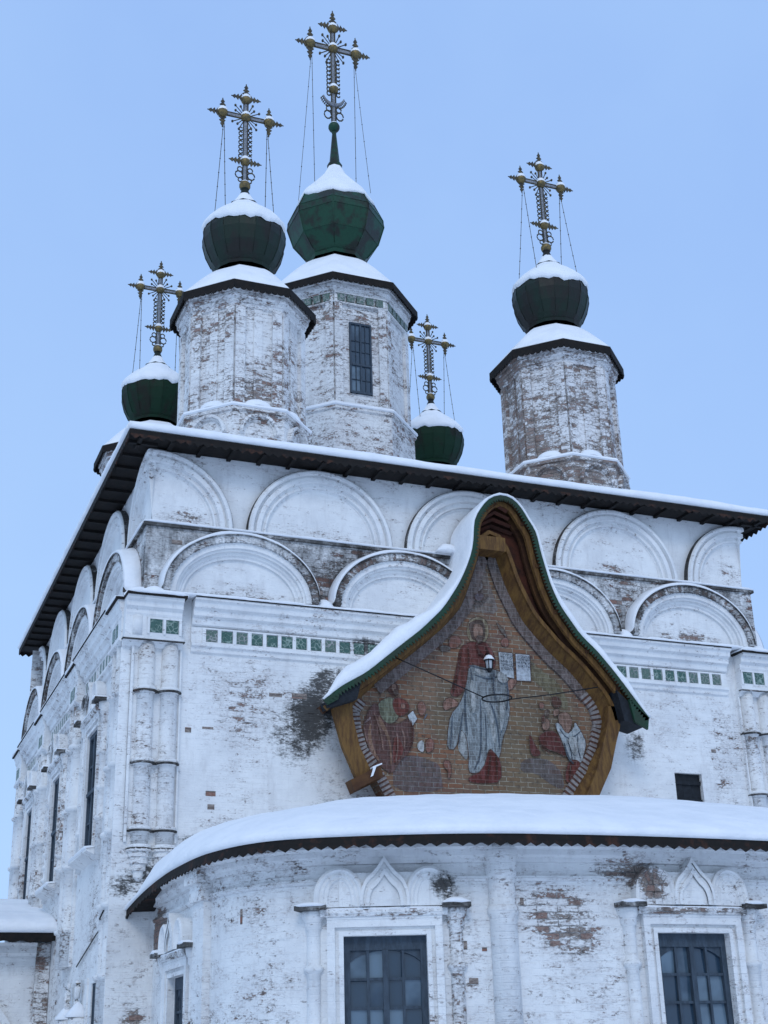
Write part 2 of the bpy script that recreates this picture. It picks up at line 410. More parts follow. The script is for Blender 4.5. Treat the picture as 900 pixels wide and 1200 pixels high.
tier1_x = (1.6, 4.55, 7.45, 10.4); tier1_y = (1.6, 4.72, 7.85, 10.95)
tier2_x = (3.08, 6.02, 9.02); tier2_y = (3.2, 6.3, 9.4)
mF = front
def mL0(u, d, z): return (-d, u, z)
def mR0(u, d, z): return (12 + d, u, z)
def lower_gable(m, uc, ru, rz, seed):
    z0 = 8.92
    a = MB(); arch(a, m, uc, z0, ru, rz, None, n=86, tn=lambda al: (lambda jj: [(0, 0), (0, .27 + jj * .3), (-.10 - jj, .27 + jj * .3), (-.10 - jj, .0)])(.022 * (round(al / PI * 86) % 2) + .008 * nz(al * 9, uc, 2)))
    g = part(a, 'arched_gable', 'voussoir_wash')
    a = MB(); arch(a, m, uc, z0, ru, rz, [(.001, .02), (.001, .305), (.014, .305), (.014, .02)], .03, PI - .03, n=40); part(a, 'flashing', 'ring_dark', g)
    b_ = MB(); arch(b_, m, uc, z0, ru - .11, rz - .11, [(0, 0), (0, .22), (-.10, .22), (-.10, .18), (-.14, .18), (-.14, .12), (-.19, .12), (-.21, .08), (-.25, .08), (-.25, 0)], n=30)
    bar(b_, m, uc - ru, uc - ru + .30, 0, .2, 8.84, 8.93); bar(b_, m, uc + ru - .30, uc + ru, 0, .2, 8.84, 8.93)
    part(b_, 'archivolt', 'gable_wash', g)
    c = MB(); archfill(c, m, uc, z0, ru - .34, rz - .34, .03); bar(c, m, uc - ru + .3, uc + ru - .3, 0, .03, 8.84, 8.925)
    part(c, 'tympanum', 'gable_wash', g)
    s = MB()
    def tn(al):
        sn = math.sin(al); t = .02 + .065 * sn ** .7 + .02 * nz(al * 3, seed, 1)
        t *= (.35 if sn < .12 else 1); w = .28
        return [(.010, .0), (.010, w + .01), (t * .5, w + .03), (t * .95, w - .03), (t * 1.1, w * .5), (t * 1.6, .02), (t * 1.2, 0)]
    arch(s, m, uc, z0, ru, rz, None, .05, PI - .05, 34, 0, True, tn=tn)
    part(s, 'snow_cover', 'snow', g)
    s = MB(); snow_ledge(s, m, uc - ru + .2, uc + ru - .2, .03, .30, 8.85, .05, seed); part(s, 'snow_cover', 'snow', g)
for i, x in enumerate(tier1_x): lower_gable(mF, x, 1.33, 1.07, i * 3.1)
for i, y in enumerate(tier1_y): lower_gable(mL0, y, 1.40, 1.10, i * 4.1 + 20)
for i, y in enumerate(tier1_y): lower_gable(mR0, y, 1.40, 1.10, i * 4.1 + 20)
UP = [(0, 0), (0, .13), (-.03, .16), (-.08, .16), (-.10, .08), (-.13, .08), (-.14, .13), (-.22, .13), (-.24, .06), (-.28, .06), (-.29, .09), (-.32, .09), (-.33, .03), (-.36, .03), (-.36, 0)]
def upper_gable(m, uc, ru, rz, a0=0.0, a1=PI, seed=0):
    a = MB(); arch(a, m, uc, 10.17, ru, rz, UP, a0, a1, n=30)
    g = part(a, 'arched_gable', 'gable_wash')
    a = MB(); arch(a, m, uc, 10.17, ru, rz, [(.002, 0), (.002, .115), (.012, .11), (.012, 0)], a0, a1, n=40); part(a, 'dark_line', 'ring_dark', g)  # thin dark line along the outer rim of the arch
    c = MB(); archfill(c, m, uc, 10.17, ru - .35, rz - .35, .02, a0, a1); part(c, 'tympanum', 'gable_wash', g)
    s = MB(); snow_ledge(s, m, uc + (ru - .3) * math.cos(a1), uc + (ru - .3) * math.cos(a0), -.01, .09, 10.165, .03, seed); part(s, 'snow_cover', 'snow', g)
m2F = lambda u, d, z: (u, .12 - d, z)
m2L = lambda u, d, z: (.12 - d, u, z)
m2R = lambda u, d, z: (11.88 + d, u, z)
def heap(m, u, w, h, seed):
    s = MB(); rows = []
    for q, zz in ((1.0, 0.0), (1.0, .25), (.8, .6), (.5, .88), (.2, 1.0), (.01, 1.02)):
        rows.append([m(u + w * q * math.cos(a) * (1 + .15 * nz(a, seed, 1)), .0 + .30 * q * math.sin(a), 8.87 + h * zz) for a in [PI * k / 14 for k in range(15)]])
    s.grid(rows, sm=True); part(s, 'snow_cover', 'snow')
for k, x in enumerate((3.07, 6.0, 8.93)): heap(mF, x, .20, .20, k)
heap(mF, .16, .22, .14, 8); heap(mF, 11.84, .22, .12, 9)
for k, y in enumerate((.12, 3.16, 6.28, 9.4)): heap(mL0, y, .2, .17, k + 20)
for i, x in enumerate(tier2_x): upper_gable(m2F, x, 1.33, 1.33, seed=i)
upper_gable(m2F, .12, 1.36, 1.33, 0, PI / 2 + .10, 5); upper_gable(m2F, 11.88, 1.30, 1.33, PI / 2 - .10, PI, 6)
for mm in (m2L, m2R):
    for i, y in enumerate(tier2_y): upper_gable(mm, y, 1.36, 1.33, seed=i + 9)
    upper_gable(mm, .12, 1.36, 1.33, 0, PI / 2 + .10, 13); upper_gable(mm, TB - .1, 1.36, 1.33, PI / 2, PI, 14)

# main cornice and tiled frieze between corner piers
CORN = [(0, 8.84), (.30, 8.84), (.30, 8.79), (.25, 8.76), (.23, 8.68), (.17, 8.65), (.16, 8.56), (.10, 8.53), (.08, 8.43), (0, 8.40)]
def frieze(m, u0, u1, first, step, n, parts=1, wall='trim_wash'):
    mb = MB(); mould(mb, m, u0, u1, CORN, 8); c = part(mb, 'cornice', wall)
    s = MB(); bar(s, m, u0, u1, .02, .318, 8.826, 8.843, 3); part(s, 'flashing', 'eave_wood', c)
    s = MB(); snow_ledge(s, m, u0, u1, .0, .29, 8.842, .045, u0); part(s, 'snow_cover', 'snow', c)
    mb = MB()
    bar(mb, m, u0, u1, 0, .035, 8.12, 8.40)
    mould(mb, m, u0, u1, [(0, 8.12), (.09, 8.12), (.09, 8.07), (.05, 8.05), (.04, 7.98), (0, 7.96)], 6)
    for k in range(n + 1): 
        bar(mb, m, first + (k - .5) * step - .03, first + (k - .5) * step + .03, .035, .062, 8.125, 8.39)
    bar(mb, m, first - .5 * step, first + (n - .5) * step, .035, .060, 8.365, 8.392); bar(mb, m, first - .5 * step, first + (n - .5) * step, .035, .060, 8.125, 8.15)
    f = part(mb, 'tile_frieze', wall)
    for k in range(n):
        t = MB(); u = first + k * step + random.uniform(-.006, .006)
        if random.random() < .04: continue
        bar(t, m, u - step * .355, u + step * .355, .036, .050 + .004 * random.random(), 8.165, 8.352)
        part(t, 'glazed_tile', 'worn_tile' if random.random() < .22 else 'green_tile', f)
frieze(front, .80, 11.16, 1.14, .2574, 39)

# corner piers of the front
def ring(z, e=1.0): return [(1.0, z - .06), (1.12, z - .055), (1.34 * e, z - .03), (1.40 * e, z + .0), (1.36 * e, z + .025), (1.1 * e, z + .045), (1.0, z + .05)]
def colprof(z0, z1, rings, cap=True):
    p = [(1.0, z0)]
    for z in sorted(rings): p += ring(z)
    p.append((1.0, z1)); return p
RINGS = (7.28, 6.14, 5.10)
def front_pier(sgn, u0):
    """sgn=1: left pier starting at u0; -1 mirrored"""
    m = (lambda u, d, z: (u0 + sgn * u, -d, z))
    mb = MB(); 
    bar(mb, m, -.18, .80, 0, .04, 0, 8.1); bar(mb, m, -.02, .14, .04, .055, 4.8, 8.1)
    bar(mb, m, .77, .80, .04, .07, 4.9, 8.1); bar(mb, m, -.02, .02, .04, .10, 4.9, 8.1)
    p = part(mb, 'pilaster', 'wall_wash')
    for uc in (.23, .61):
        c = MB(); hcol(c, m, uc, .135, colprof(4.86, 8.08, RINGS), .04)
        co_ = part(c, 'column', 'column_wash', p)
        for z in RINGS + (4.83,):
            c = MB(); hcol(c, m, uc, .20, [(.9, z - .048), (1.0, z - .042), (1.02, z - .026), (1.0, z - .02)], .04, n=12); part(c, 'ring', 'ring_dark', co_)
        c = MB(); hcol(c, m, uc, .175, [(1.05, 4.86), (1.15, 4.80), (1.15, 4.76), (.95, 4.75), (.95, 4.68), (.82, 4.67), (.82, 4.58), (.66, 4.57), (.66, 4.48), (.46, 4.47), (.42, 4.38), (.1, 4.33)], .04, n=8, sm=False)
        part(c, 'corbel', 'column_wash', p)
    # frieze block with two tiles and the projecting cap
    mb = MB()
    bar(mb, m, -.16, .76, 0, .17, 8.12, 8.46)
    mould(mb, m, -.18, .79, [(0, 8.12), (.21, 8.12), (.21, 8.07), (.13, 8.03), (.10, 7.97), (0, 7.95)])
    mould(mb, m, -.16, .76, [(0, 8.46), (.17, 8.46), (.19, 8.50), (.19, 8.56), (.25, 8.60), (.26, 8.68), (.32, 8.71), (.33, 8.76), (0, 8.76)])
    hcol(mb, m, .04, .09, [(1, 8.12), (1, 8.46)], .13, n=6)
    f = part(mb, 'pier_capital', 'trim_wash', church)
    mb = MB(); bar(mb, m, -.20, .81, .12, .225, 8.052, 8.068); part(mb, 'dark_strip', 'ring_dark', f)  # thin dark strip below the capital's lower moulding
    for k in range(2):
        t = MB(); u = .34 + .265 * k; bar(t, m, u - .10, u + .10, .165, .178, 8.20, 8.42); part(t, 'glazed_tile', 'green_tile', f)
    t = MB()
    for u in (.215, .475, .735): bar(t, m, u - .02, u + .02, .17, .19, 8.17, 8.45)
    bar(t, m, .195, .755, .17, .187, 8.422, 8.452); part(t, 'tile_frame', 'trim_wash', f)
    mb = MB(); bar(mb, m, -.18 if sgn > 0 else -.18, .80, 0, .37, 8.76, 8.80, 3); part(mb, 'flashing', 'eave_wood', f)
    s = MB(); snow_ledge(s, m, -.16, .82, 0.0, .36, 8.80, .075, u0, taper=.06); part(s, 'snow_cover', 'snow', f)
front_pier(1, -.15); front_pier(-1, 12.15)

# piers of the side wall
def side_pier(m, uc, w, cols, zlow, seed, mat='column_wash', capw=.1):
    mb = MB(); bar(mb, m, uc - w, uc + w, 0, .05, zlow, 8.1)
    bar(mb, m, uc - .03, uc + .03, .05, .09, zlow, 8.1)
    p = part(mb, 'pilaster', 'wall_side')
    for k in cols:
        c = MB(); hcol(c, m, uc + k, .14, colprof(zlow, 8.08, [z for z in (7.28, 6.14, 5.10, 4.02, 3.0) if z > zlow + .2]), .05); part(c, 'column', mat, p)
    mb = MB(); bar(mb, m, uc - w, uc + w, 0, .19, 8.12, 8.46)
    mould(mb, m, uc - w - .03, uc + w + .03, [(0, 8.12), (.22, 8.12), (.22, 8.07), (.13, 8.03), (.10, 7.97), (0, 7.95)])
    mould(mb, m, uc - w, uc + w, [(0, 8.46), (.17, 8.46), (.19, 8.50), (.19, 8.56), (.22, 8.60), (.23, 8.68), (.25, 8.71), (.26, 8.76), (0, 8.76)])
    f = part(mb, 'pier_capital', 'trim_wash')
    for k in (-.16, .1):
        t = MB(); bar(t, m, uc + k, uc + k + .16, .19, .20, 8.2, 8.42); part(t, 'glazed_tile', 'green_tile', f)
    mb = MB(); bar(mb, m, uc - w - .04, uc + w + .04, 0, .30, 8.76, 8.80, 3); part(mb, 'flashing', 'eave_wood', f)
    s = MB(); snow_ledge(s, m, uc - w - .04, uc + w + .04, 0, .29, 8.80, .06, seed, taper=.1); part(s, 'snow_cover', 'snow', f)
side_pier(left, .42, .42, (-.14, .22), .2, 1)
side_pier(left, 4.5, .45, (-.2, .2), 3.4, 2)
side_pier(left, 8.55, .45, (-.2, .2), 3.4, 3)
side_pier(left, 12.1, .45, (-.2, .2), 3.4, 4)
for u0, u1, n in ((.86, 4.03, 11), (4.97, 8.08, 11), (9.02, 11.63, 9)):
    frieze(left, u0, u1, u0 + .22, (u1 - u0 - .2) / n, n, wall='wall_side')
side_pier(right, .42, .42, (-.14, .22), .2, 1); side_pier(right, 4.5, .45, (-.2, .2), .2, 2); side_pier(right, 8.55, .45, (-.2, .2), .2, 3)
for u0, u1, n in ((.86, 4.03, 11), (4.97, 8.08, 11), (9.02, 11.63, 9)):
    mb = MB(); mould(mb, right, u0, u1, CORN, 4); part(mb, 'cornice', 'wall_side')

# windows ------------------------------------------------------------------
def casement(m, s0, s1, z0, z1, d, cols, rows, arched=False, transom=None, parent=church):
    """window frame with bars and one pane object per light"""
    w = (s1 - s0); f = MB(); e = .075 if w > .8 else .05
    bar(f, m, s0, s0 + e, d - .05, d + .02, z0, z1); bar(f, m, s1 - e, s1, d - .05, d + .02, z0, z1)
    top = .16 if arched else e
    bar(f, m, s0 + e, s1 - e, d - .05, d + .02, z1 - top, z1, 3); bar(f, m, s0 + e, s1 - e, d - .05, d + .02, z0, z0 + e, 3)
    iw = w - 2 * e; mid = s0 + w / 2
    bar(f, m, mid - .035, mid + .035, d - .045, d + .03, z0 + e, z1 - top)
    nb = .016
    for k in range(1, cols):
        if cols % 2 == 0 and k == cols // 2: continue
        u = s0 + e + iw * k / cols; bar(f, m, u - nb, u + nb, d - .04, d + .008, z0 + e, z1 - top)
    ih = z1 - top - z0 - e
    if rows > 1:
        for k in range(1, rows):
            z = z0 + e + ih * k / rows; bar(f, m, s0 + e, s1 - e, d - .04, d + .006, z - nb, z + nb, 3)
    if arched:     # spandrels that give the glazing its low arch
        n = 12
        for k in range(n):
            ua, ub = s0 + e + iw * k / n, s0 + e + iw * (k + 1) / n
            ta, tb = [1 - math.sqrt(max(0, 1 - ((u - mid) / (iw * .56)) ** 2)) for u in (ua, ub)]
            za, zb_ = z1 - top - .24 * ta, z1 - top - .24 * tb
            f.poly([m(ua, d - .005, za), m(ub, d - .005, zb_), m(ub, d - .005, z1 - top + .01), m(ua, d - .005, z1 - top + .01)])
            f.poly([m(ua, d - .035, za), m(ub, d - .035, zb_), m(ub, d - .005, zb_), m(ua, d - .005, za)])
    if transom: bar(f, m, s0 + e, s1 - e, d - .045, d + .05, transom - .03, transom + .03, 3)
    o = part(f, 'window', 'frame_blue', parent)
    for i in range(cols):
        for j in range(rows):
            ua, ub = s0 + e + iw * i / cols, s0 + e + iw * (i + 1) / cols
            za, zb_ = z0 + e + ih * j / rows, z0 + e + ih * (j + 1) / rows
            t = [random.uniform(-.014, .014) for _ in range(3)]
            g = MB(); g.poly([m(ua, d - .03 + t[0], za), m(ub, d - .03 + t[1], za), m(ub, d - .03 + t[2], zb_), m(ua, d - .03 + t[0] + t[2] - t[1], zb_)])
            part(g, 'pane', 'glass', o)
    return o
def dark_room(m, s0, s1, z0, z1, d):
    r = MB(); n = 3
    r.poly([m(s0, d, z0), m(s1, d, z0), m(s1, d, z1), m(s0, d, z1)]); part(r, 'window_back', 'blackmetal')

def lobes(mb, m, uc, r, zb, d, ogee=True):
    """window crest: two round lobes and a pointed middle one growing into each other"""
    R3 = [(0, -.05), (0, d - .03), (-.03, d - .01), (-.05, d - .03), (-.06, d - .05), (-.09, d - .035), (-.11, d - .055), (-.14, d - .045), (-.16, d - .07), (-.19, d - .075), (-.19, -.05)]
    hl = r * 1.62; pw = .70
    for k in (-1, 1):
        c = uc + k * r * 1.88
        arch(mb, m, c, zb, r, hl, R3, n=26, pw=pw); archfill(mb, m, c, zb, r - .16, hl - .16, d - .07, pw=pw)
    mb.poly([m(uc - 1.9 * r, d - .06, zb), m(uc + 1.9 * r, d - .06, zb), m(uc + 1.9 * r, d - .06, zb + hl * .86), m(uc - 1.9 * r, d - .06, zb + hl * .86)])
    n = 28
    def curve(sc):
        out = []
        for i in range(n + 1):
            a = PI * i / n; x = math.cos(a)
            z = hl * .93 * math.sin(a) ** .72 if 0 < i < n else 0.0
            z += .42 * r * 1.3 * max(0, 1 - abs(x) / .55) ** 1.7
            out.append((uc + x * r * 1.04 * sc, zb + z * sc))
        return out
    prev = None
    for sc, dd, si in ((1.0, d - .005, .88), (.88, d - .025, .76), (.76, d - .01, .62), (.62, d - .04, 0)):
        c = curve(sc)
        if si:
            c2 = curve(si)
            for e in range(n): mb.poly([m(c[e][0], dd, c[e][1]), m(c[e + 1][0], dd, c[e + 1][1]), m(c2[e + 1][0], dd, c2[e + 1][1]), m(c2[e][0], dd, c2[e][1])])
        else: mb.poly([m(u, dd, z) for u, z in c])
        for (ua, za), (ub, zb_) in zip(c[:-1], c[1:]):
            mb.poly([m(ua, dd, za), m(ub, dd, zb_), m(ub, -.05, zb_), m(ua, -.05, za)])
        dd0 = dd
def surround(m, s0, s1, z0, z1, crest_r, seed, mat='apse_wash', colr=.085, beads=(), shelf=.30, frame=.19, colgap=.36, sill=True, darkside=None, proj=.14):
    uc = (s0 + s1) / 2
    mb = MB()
    for k, (a, b_) in enumerate(((s0 - frame, s0), (s1, s1 + frame))):
        sg = 1 if k else -1; e = s1 if k else s0
        for j, (w0, w1, dd) in enumerate(((0, .055, .07), (.055, .10, .045), (.10, frame, .09))):
            x0, x1 = sorted((e + sg * w0, e + sg * w1)); bar(mb, m, x0, x1, 0, dd, z0, z1 + w1)
    for w0, w1, dd in ((0, .055, .07), (.055, .10, .045), (.10, frame, .09)): bar(mb, m, s0 - w0, s1 + w0, 0, dd, z1 + w0, z1 + w1, 4)
    zs = z1 + shelf
    bar(mb, m, s0 - frame, s1 + frame, 0, .10, z1 + frame, zs - .07, 4)
    o = part(mb, 'window_surround', mat)
    for sg in (-1, 1):
        u = (s0 - colgap) if sg < 0 else (s1 + colgap)
        pr = [(1, z0 - .2)]
        for z in sorted(beads): pr += [(1, z - .05), (1.35, z - .03), (1.5, z), (1.35, z + .025), (1, z + .05)]
        pr += [(1, zs - .22), (1.25, zs - .2), (1.3, zs - .12), (1.6, zs - .08), (1.7, zs - .02), (1.7, zs)]
        c = MB(); hcol(c, m, u, colr, pr, .0, n=8)
        part(c, 'half_column', 'trim_dark' if darkside == sg else mat, o)
        b_ = MB(); bar(b_, m, u - colr * 2, u + colr * 2, 0, proj + .08, zs, zs + .055); part(b_, 'cap', 'ring_dark', o)
        s = MB(); snow_ledge(s, m, u - colr * 2.0, u + colr * 2.0, 0, proj + .07, zs + .055, .06 + .04 * (darkside == sg), seed + sg, taper=.2); part(s, 'snow_cover', 'snow', o)
    mb = MB(); mould(mb, m, s0 - colgap + .1, s1 + colgap - .1, [(0, zs - .08), (.12, zs - .08), (proj, zs - .04), (proj, zs), (0, zs)], 6)
    part(mb, 'shelf', 'trim_dark', o)
    s = MB(); snow_ledge(s, m, s0 - colgap + .1, s1 + colgap - .1, 0, proj - .02, zs, .025, seed, taper=.05); part(s, 'snow_cover', 'snow', o)
    mb = MB(); lobes(mb, m, uc, crest_r, zs + .03, .19); part(mb, 'crest', mat, o)
    if sill:
        mb = MB(); mould(mb, m, s0 - colgap, s1 + colgap, [(0, z0), (.22, z0 - .02), (.22, z0 - .06), (.12, z0 - .10), (0, z0 - .16)], 2); part(mb, 'sill', mat, o)
        s = MB(); snow_ledge(s, m, s0 - colgap, s1 + colgap, 0, .21, z0 - .015, .06, seed + 4); part(s, 'snow_cover', 'snow', o)
    return o
bd = [[5.6, 6.1, 6.7], [5.3, 5.55, 5.8, 6.05, 6.3, 6.55, 6.8], [5.6, 6.3]]
for (a, b_, c, d), bb, sd in zip(LW, bd, (3, 8, 14)):
    surround(left, a, b_, c, d, .27, sd, 'wall_side', beads=bb, proj=.16, frame=.16, colgap=.40)
    casement(left, a, b_, c, d, .0, 2, 4, transom=c + (d - c) * .5); dark_room(left, a, b_, c, d, -.11)
casement(left, LOW[0], LOW[1], LOW[2], LOW[3], -.04, 2, 2); dark_room(left, *LOW, -.11)
# small surround low on the side wall with two snow capped posts and scrolls
mb = MB(); bar(mb, left, 2.3, 4.0, 0, .03, 1.2, 3.1)
for u in (2.6, 3.6):
    hcol(mb, left, u, .13, [(1, 1.0), (1, 2.3), (1.4, 2.36), (1.5, 2.45), (1.5, 2.52)], .06, n=8)
for u, sg in ((2.75, 1), (3.45, -1)):
    pts = [left(u + sg * (-.22 + .02 * k + .10 * math.sin(k * .6)), .12, 2.6 + .055 * k) for k in range(9)]
    mb.tube(pts, .05, 6); mb.tube([left(u + sg * (-.06 + .07 * math.cos(t)), .12, 3.0 + .07 * math.sin(t)) for t in [k * .7 for k in range(8)]], .032, 6)
o = part(mb, 'window_surround', 'wall_side')
for u in (2.6, 3.6):
    s = MB(); rows = []
    for r, z in ((.20, 2.52), (.21, 2.55), (.15, 2.62), (.08, 2.70), (.01, 2.76)):
        rows.append([left(u + r * math.cos(a), .10 + r * math.sin(a), z) for a in [2 * PI * k / 10 for k in range(10)]])
    s.grid(rows, close_u=True, sm=True); part(s, 'snow_cover', 'snow', o)

# bare bricks showing through in single holes of the wash
for k, (x, z, w, h) in enumerate(((2.25, 7.36, .11, .03), (2.66, 7.37, .13, .045), (.80, 6.69, .05, .04), (1.12, 6.74, .09, .018), (1.19, 5.70, .08, .04), (1.20, 5.49, .055, .04), (10.7, 6.9, .05, .03), (9.1, 5.75, .04, .03), (.62, 5.3, .04, .03))):
    mb = MB(); bar(mb, front, x - w, x + w, -.01, .004, z - h, z + h); part(mb, 'bare_brick', 'bare_brick')
for x, z, w in ((.52, 9.85, .09), (2.95, 9.35, .09), (3.02, 9.22, .07), (3.2, 9.1, .06), (8.9, 9.62, .14), (8.85, 9.45, .16), (9.2, 9.4, .1)):
    mb = MB(); bar(mb, front, x - w, x + w, -.01, .004, z - .04, z + .04); part(mb, 'bare_brick', 'bare_brick')
# downpipe and slack cables on the side wall near the corner
mb = MB(); mb.tube([left(.25, .2, 3.93), left(.55, .2, 3.84), left(.95, .06, 3.80), left(1.7, .03, 3.72), left(3.4, .03, 3.35)], .012, 5)
tag(mb.build('cable', 'blackmetal'), 'thin dark cable crossing the side wall below the corner columns', 'cable')

# ------------------------------------------------------------------ main roof
def teeth(mb, path, z, h, pitch, thick=.02, mi=0, pointed=True, zf=None):
    """row of cut board ends hanging from z along a polyline of (x, y)"""
    pts = [Vector((p[0], p[1], p[2] if len(p) > 2 else z)) for p in path]
    for a, b_ in zip(pts[:-1], pts[1:]):
        L = (b_ - a).length; n = max(1, round(L / pitch)); t = (b_ - a) / L; nr = Vector((t.y, -t.x, 0)).normalized()
        for k in range(n):
            p = a + t * L * k / n; q = a + t * L * (k + 1) / n; w = q - p
            hh = h * random.uniform(.8, 1.12)
            if pointed: sh = [(0, 0), (1, 0), (1, -.35), (.5 + random.uniform(-.08, .08), -1), (0, -.35)]
            else: sh = [(0, 0), (1, 0), (1, -.3), (.85, -.8), (.6, -1), (.4, -1), (.15, -.8), (0, -.3)]
            f1 = [p + w * x + Vector((0, 0, y * hh)) for x, y in sh]; f2 = [v + nr * thick for v in f1]
            b0 = len(mb.v); mb.v += [tuple(v) for v in f1 + f2]; m_ = len(sh)
            mb.face([b0 + i for i in range(m_)], mi); mb.face([b0 + m_ + i for i in range(m_)], mi)
            for i in range(m_): mb.face((b0 + i, b0 + (i + 1) % m_, b0 + m_ + (i + 1) % m_, b0 + m_ + i), mi)
EX0, EX1, EY0, EY1 = -.42, 12.42, -.42, 13.0
mb = MB(); ZR = 11.62
loop = [(EX0, EY0), (EX1, EY0), (EX1, EY1), (EX0, EY1), (EX0, EY0)]
for (x0, y0), (x1, y1) in zip(loop[:-1], loop[1:]):
    L = math.hypot(x1 - x0, y1 - y0); a = math.atan2(y1 - y0, x1 - x0)
    mb.box(((x0 + x1) / 2, (y0 + y1) / 2, ZR - .045), (L / 2 + .015, .018, .042), 0, a)
mb.poly([(EX0, EY0, ZR - .03), (EX1, EY0, ZR - .03), (EX1, EY1, ZR - .03), (EX0, EY1, ZR - .03)])
mb.poly([(EX0 + .02, EY0 + .02, ZR - .075), (EX1 - .02, EY0 + .02, ZR - .075), (EX1 - .02, EY1 - .02, ZR - .075), (EX0 + .02, EY1 - .02, ZR - .075)])
roof = part(mb, 'roof', 'eave_wood')
mb = MB(); teeth(mb, loop, ZR - .085, .085, .155, pointed=True); part(mb, 'eave_boards', 'eave_rust', roof)
for k in range(24):
    x = EX0 + .2 + k * .54
    if x < EX1: mb = MB(); mb.box((x, EY0 + .28, ZR - .10), (.035, .24, .028)); part(mb, 'rafter_end', 'eave_wood', roof)
for k in range(24):
    y = EY0 + .3 + k * .54
    for x in (EX0 + .28, EX1 - .28): mb = MB(); mb.box((x, y, ZR - .10), (.24, .035, .028)); part(mb, 'rafter_end', 'eave_wood', roof)
s = MB(); rows = []
def rect(inset, z, amp, nx=60, ny=60):
    x0, x1, y0, y1 = EX0 + inset, EX1 - inset, EY0 + inset, EY1 - inset; r = []
    for i in range(nx): r.append((x0 + (x1 - x0) * i / nx, y0))
    for i in range(ny): r.append((x1, y0 + (y1 - y0) * i / ny))
    for i in range(nx): r.append((x1 - (x1 - x0) * i / nx, y1))
    for i in range(ny): r.append((x0, y1 - (y1 - y0) * i / ny))
    out = []
    for x, y in r:
        a = nz(x * .9, y * .9, inset) * amp; out.append((x + .02 * nz(x * 3, y * 3, 2), y + .03 * nz(x * 3, y * 3, 7) , z + a))
    return out
for ins, dz, am in ((.02, .004, 0), (-.045, .02, .004), (-.06, .07, .015), (-.035, .125, .02), (.05, .165, .03), (.25, .225, .03), (.7, .41, .05), (1.3, .68, .06), (2.2, 1.09, .08), (3.5, 1.66, .06), (5.2, 2.3, .05), (6.3, 2.6, 0)):
    rows.append(rect(ins, ZR + dz * (1.12 if dz < .2 else 1) + (.02 if dz > .2 else 0), am))
s.grid(rows, close_u=True, sm=True); part(s, 'snow_cover', 'snow', roof)

# ------------------------------------------------------------------ drums, domes, crosses
def oct_face(cx, cy, R, k):
    """map for face k of an octagon with flat faces towards +-X, +-Y: u along, d outwards"""
    a = -PI / 2 + k * PI / 4; n = (math.cos(a), math.sin(a)); t = (-n[1], n[0]); ap = R * math.cos(PI / 8)
    return lambda u, d, z: (cx + n[0] * (ap + d) + t[0] * u, cy + n[1] * (ap + d) + t[1] * u, z)
def olathe(mb, prof, cx, cy, **k): mb.lathe(prof, (cx, cy), 8, PI / 8, sm=False, **k)

